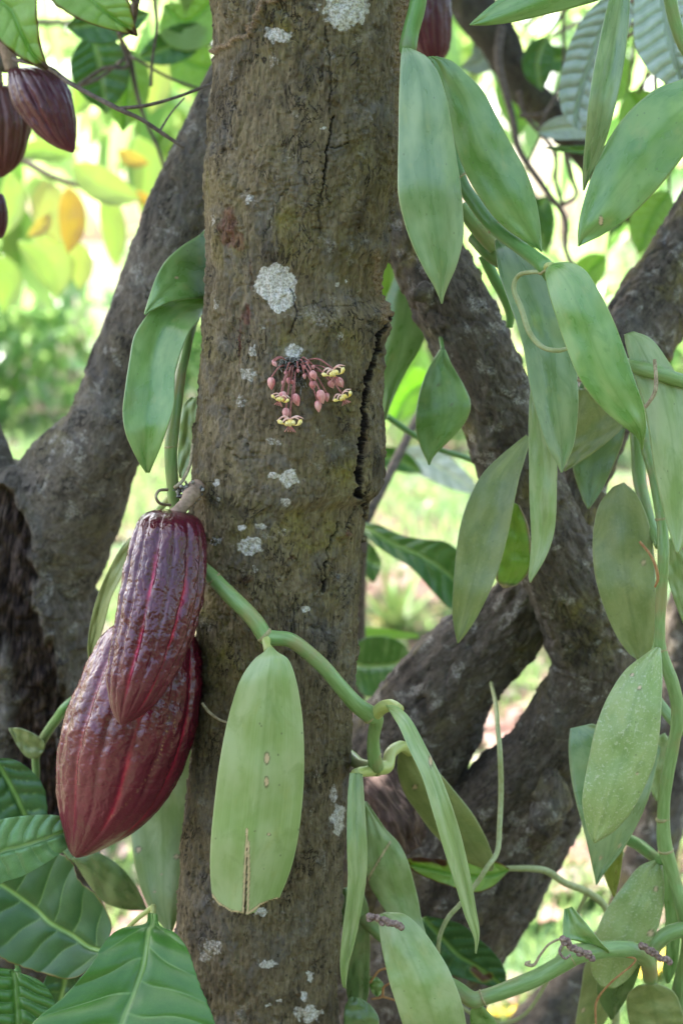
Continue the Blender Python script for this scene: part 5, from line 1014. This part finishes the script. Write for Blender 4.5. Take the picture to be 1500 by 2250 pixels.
# glossy cacao shoot in the lower left corner
cs = thing('cacao_seedling', 'cacao seedling with large glossy dark leaves at the foot of the pods', 'seedling', (-.2, 1.0, 0))
wtube('stem', [(-.2, 1.03, -.03, .008), (-.17, 1.05, .4, .006), (*P(240,2090,1.07), .004)], M['twig'], cs, 10, 24)
leaf(cs, [(326,2006,346,2008),(318,2030,352,2034),(268,2040,385,2050),(232,2068,412,2085),(200,2120,428,2130),(140,2190,446,2180),(80,2240,466,2230),(40,2300,480,2290),(60,2370,470,2360),(160,2440,400,2440),(240,2500,300,2500)], [1.02, .98, .95, .93], M['cacao'], veins=7, quilt=.0019, nu=91, step=2.8, jag=.015, thick=.0007, fold=.12, label='broad leaf with pale midrib', wav=.02)
tube('petiole', [(337,1992,1.05,14),(336,2008,1.035,12),(330,2035,1.018,12)], M['petiole'], cs, 10, 2)
tube('petiole', [(240,2090,1.07,9),(290,2030,1.06,10),(337,1992,1.05,13)], M['petiole'], cs, 10, 3)
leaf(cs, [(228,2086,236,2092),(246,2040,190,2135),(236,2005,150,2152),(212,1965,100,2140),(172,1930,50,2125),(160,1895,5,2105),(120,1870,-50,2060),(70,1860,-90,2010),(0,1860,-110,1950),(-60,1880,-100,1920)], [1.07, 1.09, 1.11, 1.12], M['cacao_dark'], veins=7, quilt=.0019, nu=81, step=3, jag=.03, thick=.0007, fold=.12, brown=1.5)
leaf(cs, [(-60,1830,-60,2000),(0,1802,0,1944),(50,1793,50,1925),(100,1790,104,1895),(140,1794,150,1862),(175,1806,180,1835),(200,1818,200,1822)], [1.04, 1.06, 1.085], M['cacao_gloss'], veins=8, quilt=.003, nu=61, step=3, thick=.0007, fold=-.1, label='pale glossy leaf pointing at the pod')
leaf(cs, [(30,2130,36,2136),(-20,2125,80,2150),(-40,2140,108,2175),(-50,2180,122,2210),(-40,2220,118,2250),(-20,2290,90,2310)], [1.02, 1.0], M['cacao'], veins=6, quilt=.003, nu=61, step=3, thick=.0007, fold=.1)
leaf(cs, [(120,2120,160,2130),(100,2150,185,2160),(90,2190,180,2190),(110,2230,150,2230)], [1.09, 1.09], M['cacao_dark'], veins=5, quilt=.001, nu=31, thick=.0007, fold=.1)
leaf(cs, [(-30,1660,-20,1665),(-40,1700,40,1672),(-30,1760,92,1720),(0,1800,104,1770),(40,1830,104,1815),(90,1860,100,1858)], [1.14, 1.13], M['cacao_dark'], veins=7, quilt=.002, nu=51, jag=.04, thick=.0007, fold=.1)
for p1 in ((-80,1900,1.12),(36,2132,1.03),(140,2122,1.09),(-25,1662,1.14),(-55,1900,1.04)):
    wtube('petiole', [(-.185, 1.10, .60, .002), (*(P(*p1)*.6 + np.array([-.2, 1.12, .62])*.4 + np.array([-.02,.04,0])), .0018), (*P(*p1), .0015)], M['stem_dark'], cs, 8, 16)

# ------------------------------------------------------------------ the flower cluster
fl = thing('flower_cluster', 'cluster of small pink buds and yellow cacao flowers growing from the bark', 'flowers', P(650, 785, front_Y(650, 785)))
lumps('cushion', fl, 190, 648, 800, 36, 17, front_Y, M['cushion'], 1, (2, 4.5), (4, 14), .5)
lumps('cushion', fl, 60, 655, 825, 20, 20, front_Y, M['cushion'], 2, (1.6, 3), (6, 14), .7)
def yo(x, y, o): return front_Y(x, y) - o
def bud(x, y, w, h, ang=0., off=.012, src=None, crown=None):
    n = 18; t = np.linspace(0, 1, n); r_ = np.interp(t, [0, .06, .2, .4, .6, .8, .92, 1], [.25, .62, .9, 1, .86, .5, .22, .03])*m_px(w)/2
    d = np.array([math.sin(ang), math.cos(ang)]); Y0 = yo(x, y, off)
    c = P(x + d[0]*h*(t - .5), y + d[1]*h*(t - .5), Y0 - .001*t); 
    Vv, F, uv = sweep(c, r_, 20, lambda a, b, v: .00022*np.cos(5*np.arctan2(b, a)))
    mesh_obj('bud', Vv, fix_tris(F), M['bud'], fl, uv)
    if src is None: src = (650 + (x - 650)*.35, 795 + (y - 795)*.15)
    s = P(src[0], src[1], yo(src[0], src[1], .001)); e = c[1]; midp = (s + e)/2 + np.array([0, -.004, .003])
    wtube('flower_stalk', [(*s, .0004), (*midp, .00045), (*e, .0006)], M['pedicel'], fl, 7, 14)
for x, y, w_, h, a, o_ in [(596,843,16,28,.05,.014),(689,825,15,22,.45,.016),(687,847,14,19,.1,.013),(706,872,18,31,.25,.018),(718,873,11,20,.05,.014),(699,893,15,26,.1,.016),(651,879,17,29,.35,.016),(728,845,14,19,.5,.014),(747,841,17,25,.55,.015),(622,871,17,22,.2,.017),(628,909,15,26,-.05,.018),
                            (634,837,9,15,0,.009),(642,840,8,12,.3,.008),(622,842,8,11,-.2,.008),(604,800,9,13,.6,.008),(688,807,8,10,.3,.009),(668,807,8,10,.1,.009),(669,827,8,13,.1,.009),(676,797,8,8,.3,.008),(628,820,8,11,-.2,.008),(600,795,5,7,0,.006),(655,815,6,9,0,.009)]:
    bud(x, y, w_, h, a, o_)
def petal(parent, name, c, W, Yc, mat, curl=.3):
    q = spline(c, 14); T = np.gradient(q, axis=0); T /= np.linalg.norm(T, axis=1)[:, None] + 1e-9; t = np.linspace(0, 1, 14)
    w_ = np.interp(t, [0, .2, .5, .8, 1], W)/2; A = np.stack([-T[:, 1], T[:, 0]], 1); u = np.linspace(-1, 1, 7)
    px = q[:, :1] + A[:, :1]*w_[:, None]*u; py = q[:, 1:2] + A[:, 1:]*w_[:, None]*u
    Yw = Yc - .0018*np.sin(t*2.5)[:, None] - curl*(1 - u**2)[None]*w_[:, None]*K
    A1 = P(px, py, Yw); A2 = P(px, py, Yw + .00035); F1 = gridfaces(14, 7); F2 = F1[:, ::-1] + 98
    E = np.stack([F1, np.roll(F1, -1, 1)], -1).reshape(-1, 2); key = set(map(tuple, E.tolist())); bd = [(a, b) for a, b in E.tolist() if (b, a) not in key]
    mesh_obj(name, np.vstack([A1.reshape(-1, 3), A2.reshape(-1, 3)]), np.vstack([F1, F2, [[b, a, a + 98, b + 98] for a, b in bd]]), mat, parent)
def flower(x, y, s=1., src=(650, 800), tilt=0., off=.02, seedv=0, stam=True):
    Yc = yo(x, y, off); f = mesh_obj('flower', *sweep(P([x, x, x, x], [y-6*s, y-3*s, y, y+3*s], [Yc]*4), np.array([.0006, .0011, .0013, .0004])*s, 10)[:2].__class__((sweep(P([x, x, x, x], [y-6*s, y-3*s, y, y+3*s], [Yc]*4), np.array([.0006, .0011, .0013, .0004])*s, 10)[0], fix_tris(sweep(P([x, x, x, x], [y-6*s, y-3*s, y, y+3*s], [Yc]*4), np.array([.0006, .0011, .0013, .0004])*s, 10)[1]))), M['sepal'], fl)
    R = lambda dx, dy: (x + s*(dx*math.cos(tilt) - dy*math.sin(tilt)), y + s*(dx*math.sin(tilt) + dy*math.cos(tilt)))
    for (a, b, c_), dy_ in ((((0,-3),(-12,-9),(-27,1)), 0), (((0,-3),(13,-10),(27,-6)), .001), (((0,-3),(9,-8),(21,-2)), -.002), (((0,-3),(-8,-4),(-18,6)), -.003)):
        petal(f, 'sepal', [R(*a), R(*b), R(*c_)], [1.6, 3.6*s, 3.6*s, 2.6*s, .6], Yc + dy_, M['sepal'])
    for a, b, c_, w_ in (((-3,0),(-6,6),(-10,9),9),((3,-2),(6,3),(9,9),9),((0,-4),(0,4),(1,12),9)):
        petal(f, 'petal', [R(*a), R(*b), R(*c_)], [3, w_*s, w_*s*1.1, w_*s*.8, 2], Yc - .002, M['petal'], 1.2)
    for a, b, c_ in (((-9,8),(-17,4),(-25,0)), ((9,9),(17,6),(23,-4))):
        petal(f, 'petal', [R(*a), R(*b), R(*c_)], [1, 2*s, 7*s, 9*s, 2], Yc - .003, M['petal'], .6)
    if stam:
        for dx in (-9, -3, 2, 7, 11):
            q = P([R(0,6)[0], R(dx*.5,14)[0], R(dx*1.1,22)[0]], [R(0,6)[1], R(dx*.5,14)[1], R(dx*1.1,22)[1]], [Yc, Yc-.002, Yc-.003])
            wtube('stamen', [(*q[0], .0003), (*q[1], .00025), (*q[2], .00012)], M['stamen'], f, 6, 8)
    s0 = P(src[0], src[1], yo(src[0], src[1], .001)); e = P(x, y - 5*s, Yc); mid = (s0 + e)/2 + np.array([0, -.005, .004])
    wtube('flower_stalk', [(*s0, .0004), (*mid, .0005), (*e, .0006)], M['pedicel'], fl, 7, 16)
flower(732, 816, 1.05, (668, 793), -.22, .02)
flower(752, 870, .9, (690, 812), -.42, .022)
flower(616, 874, .82, (638, 815), .3, .018, stam=True)
flower(637, 925, 1.1, (648, 830), .04, .02)
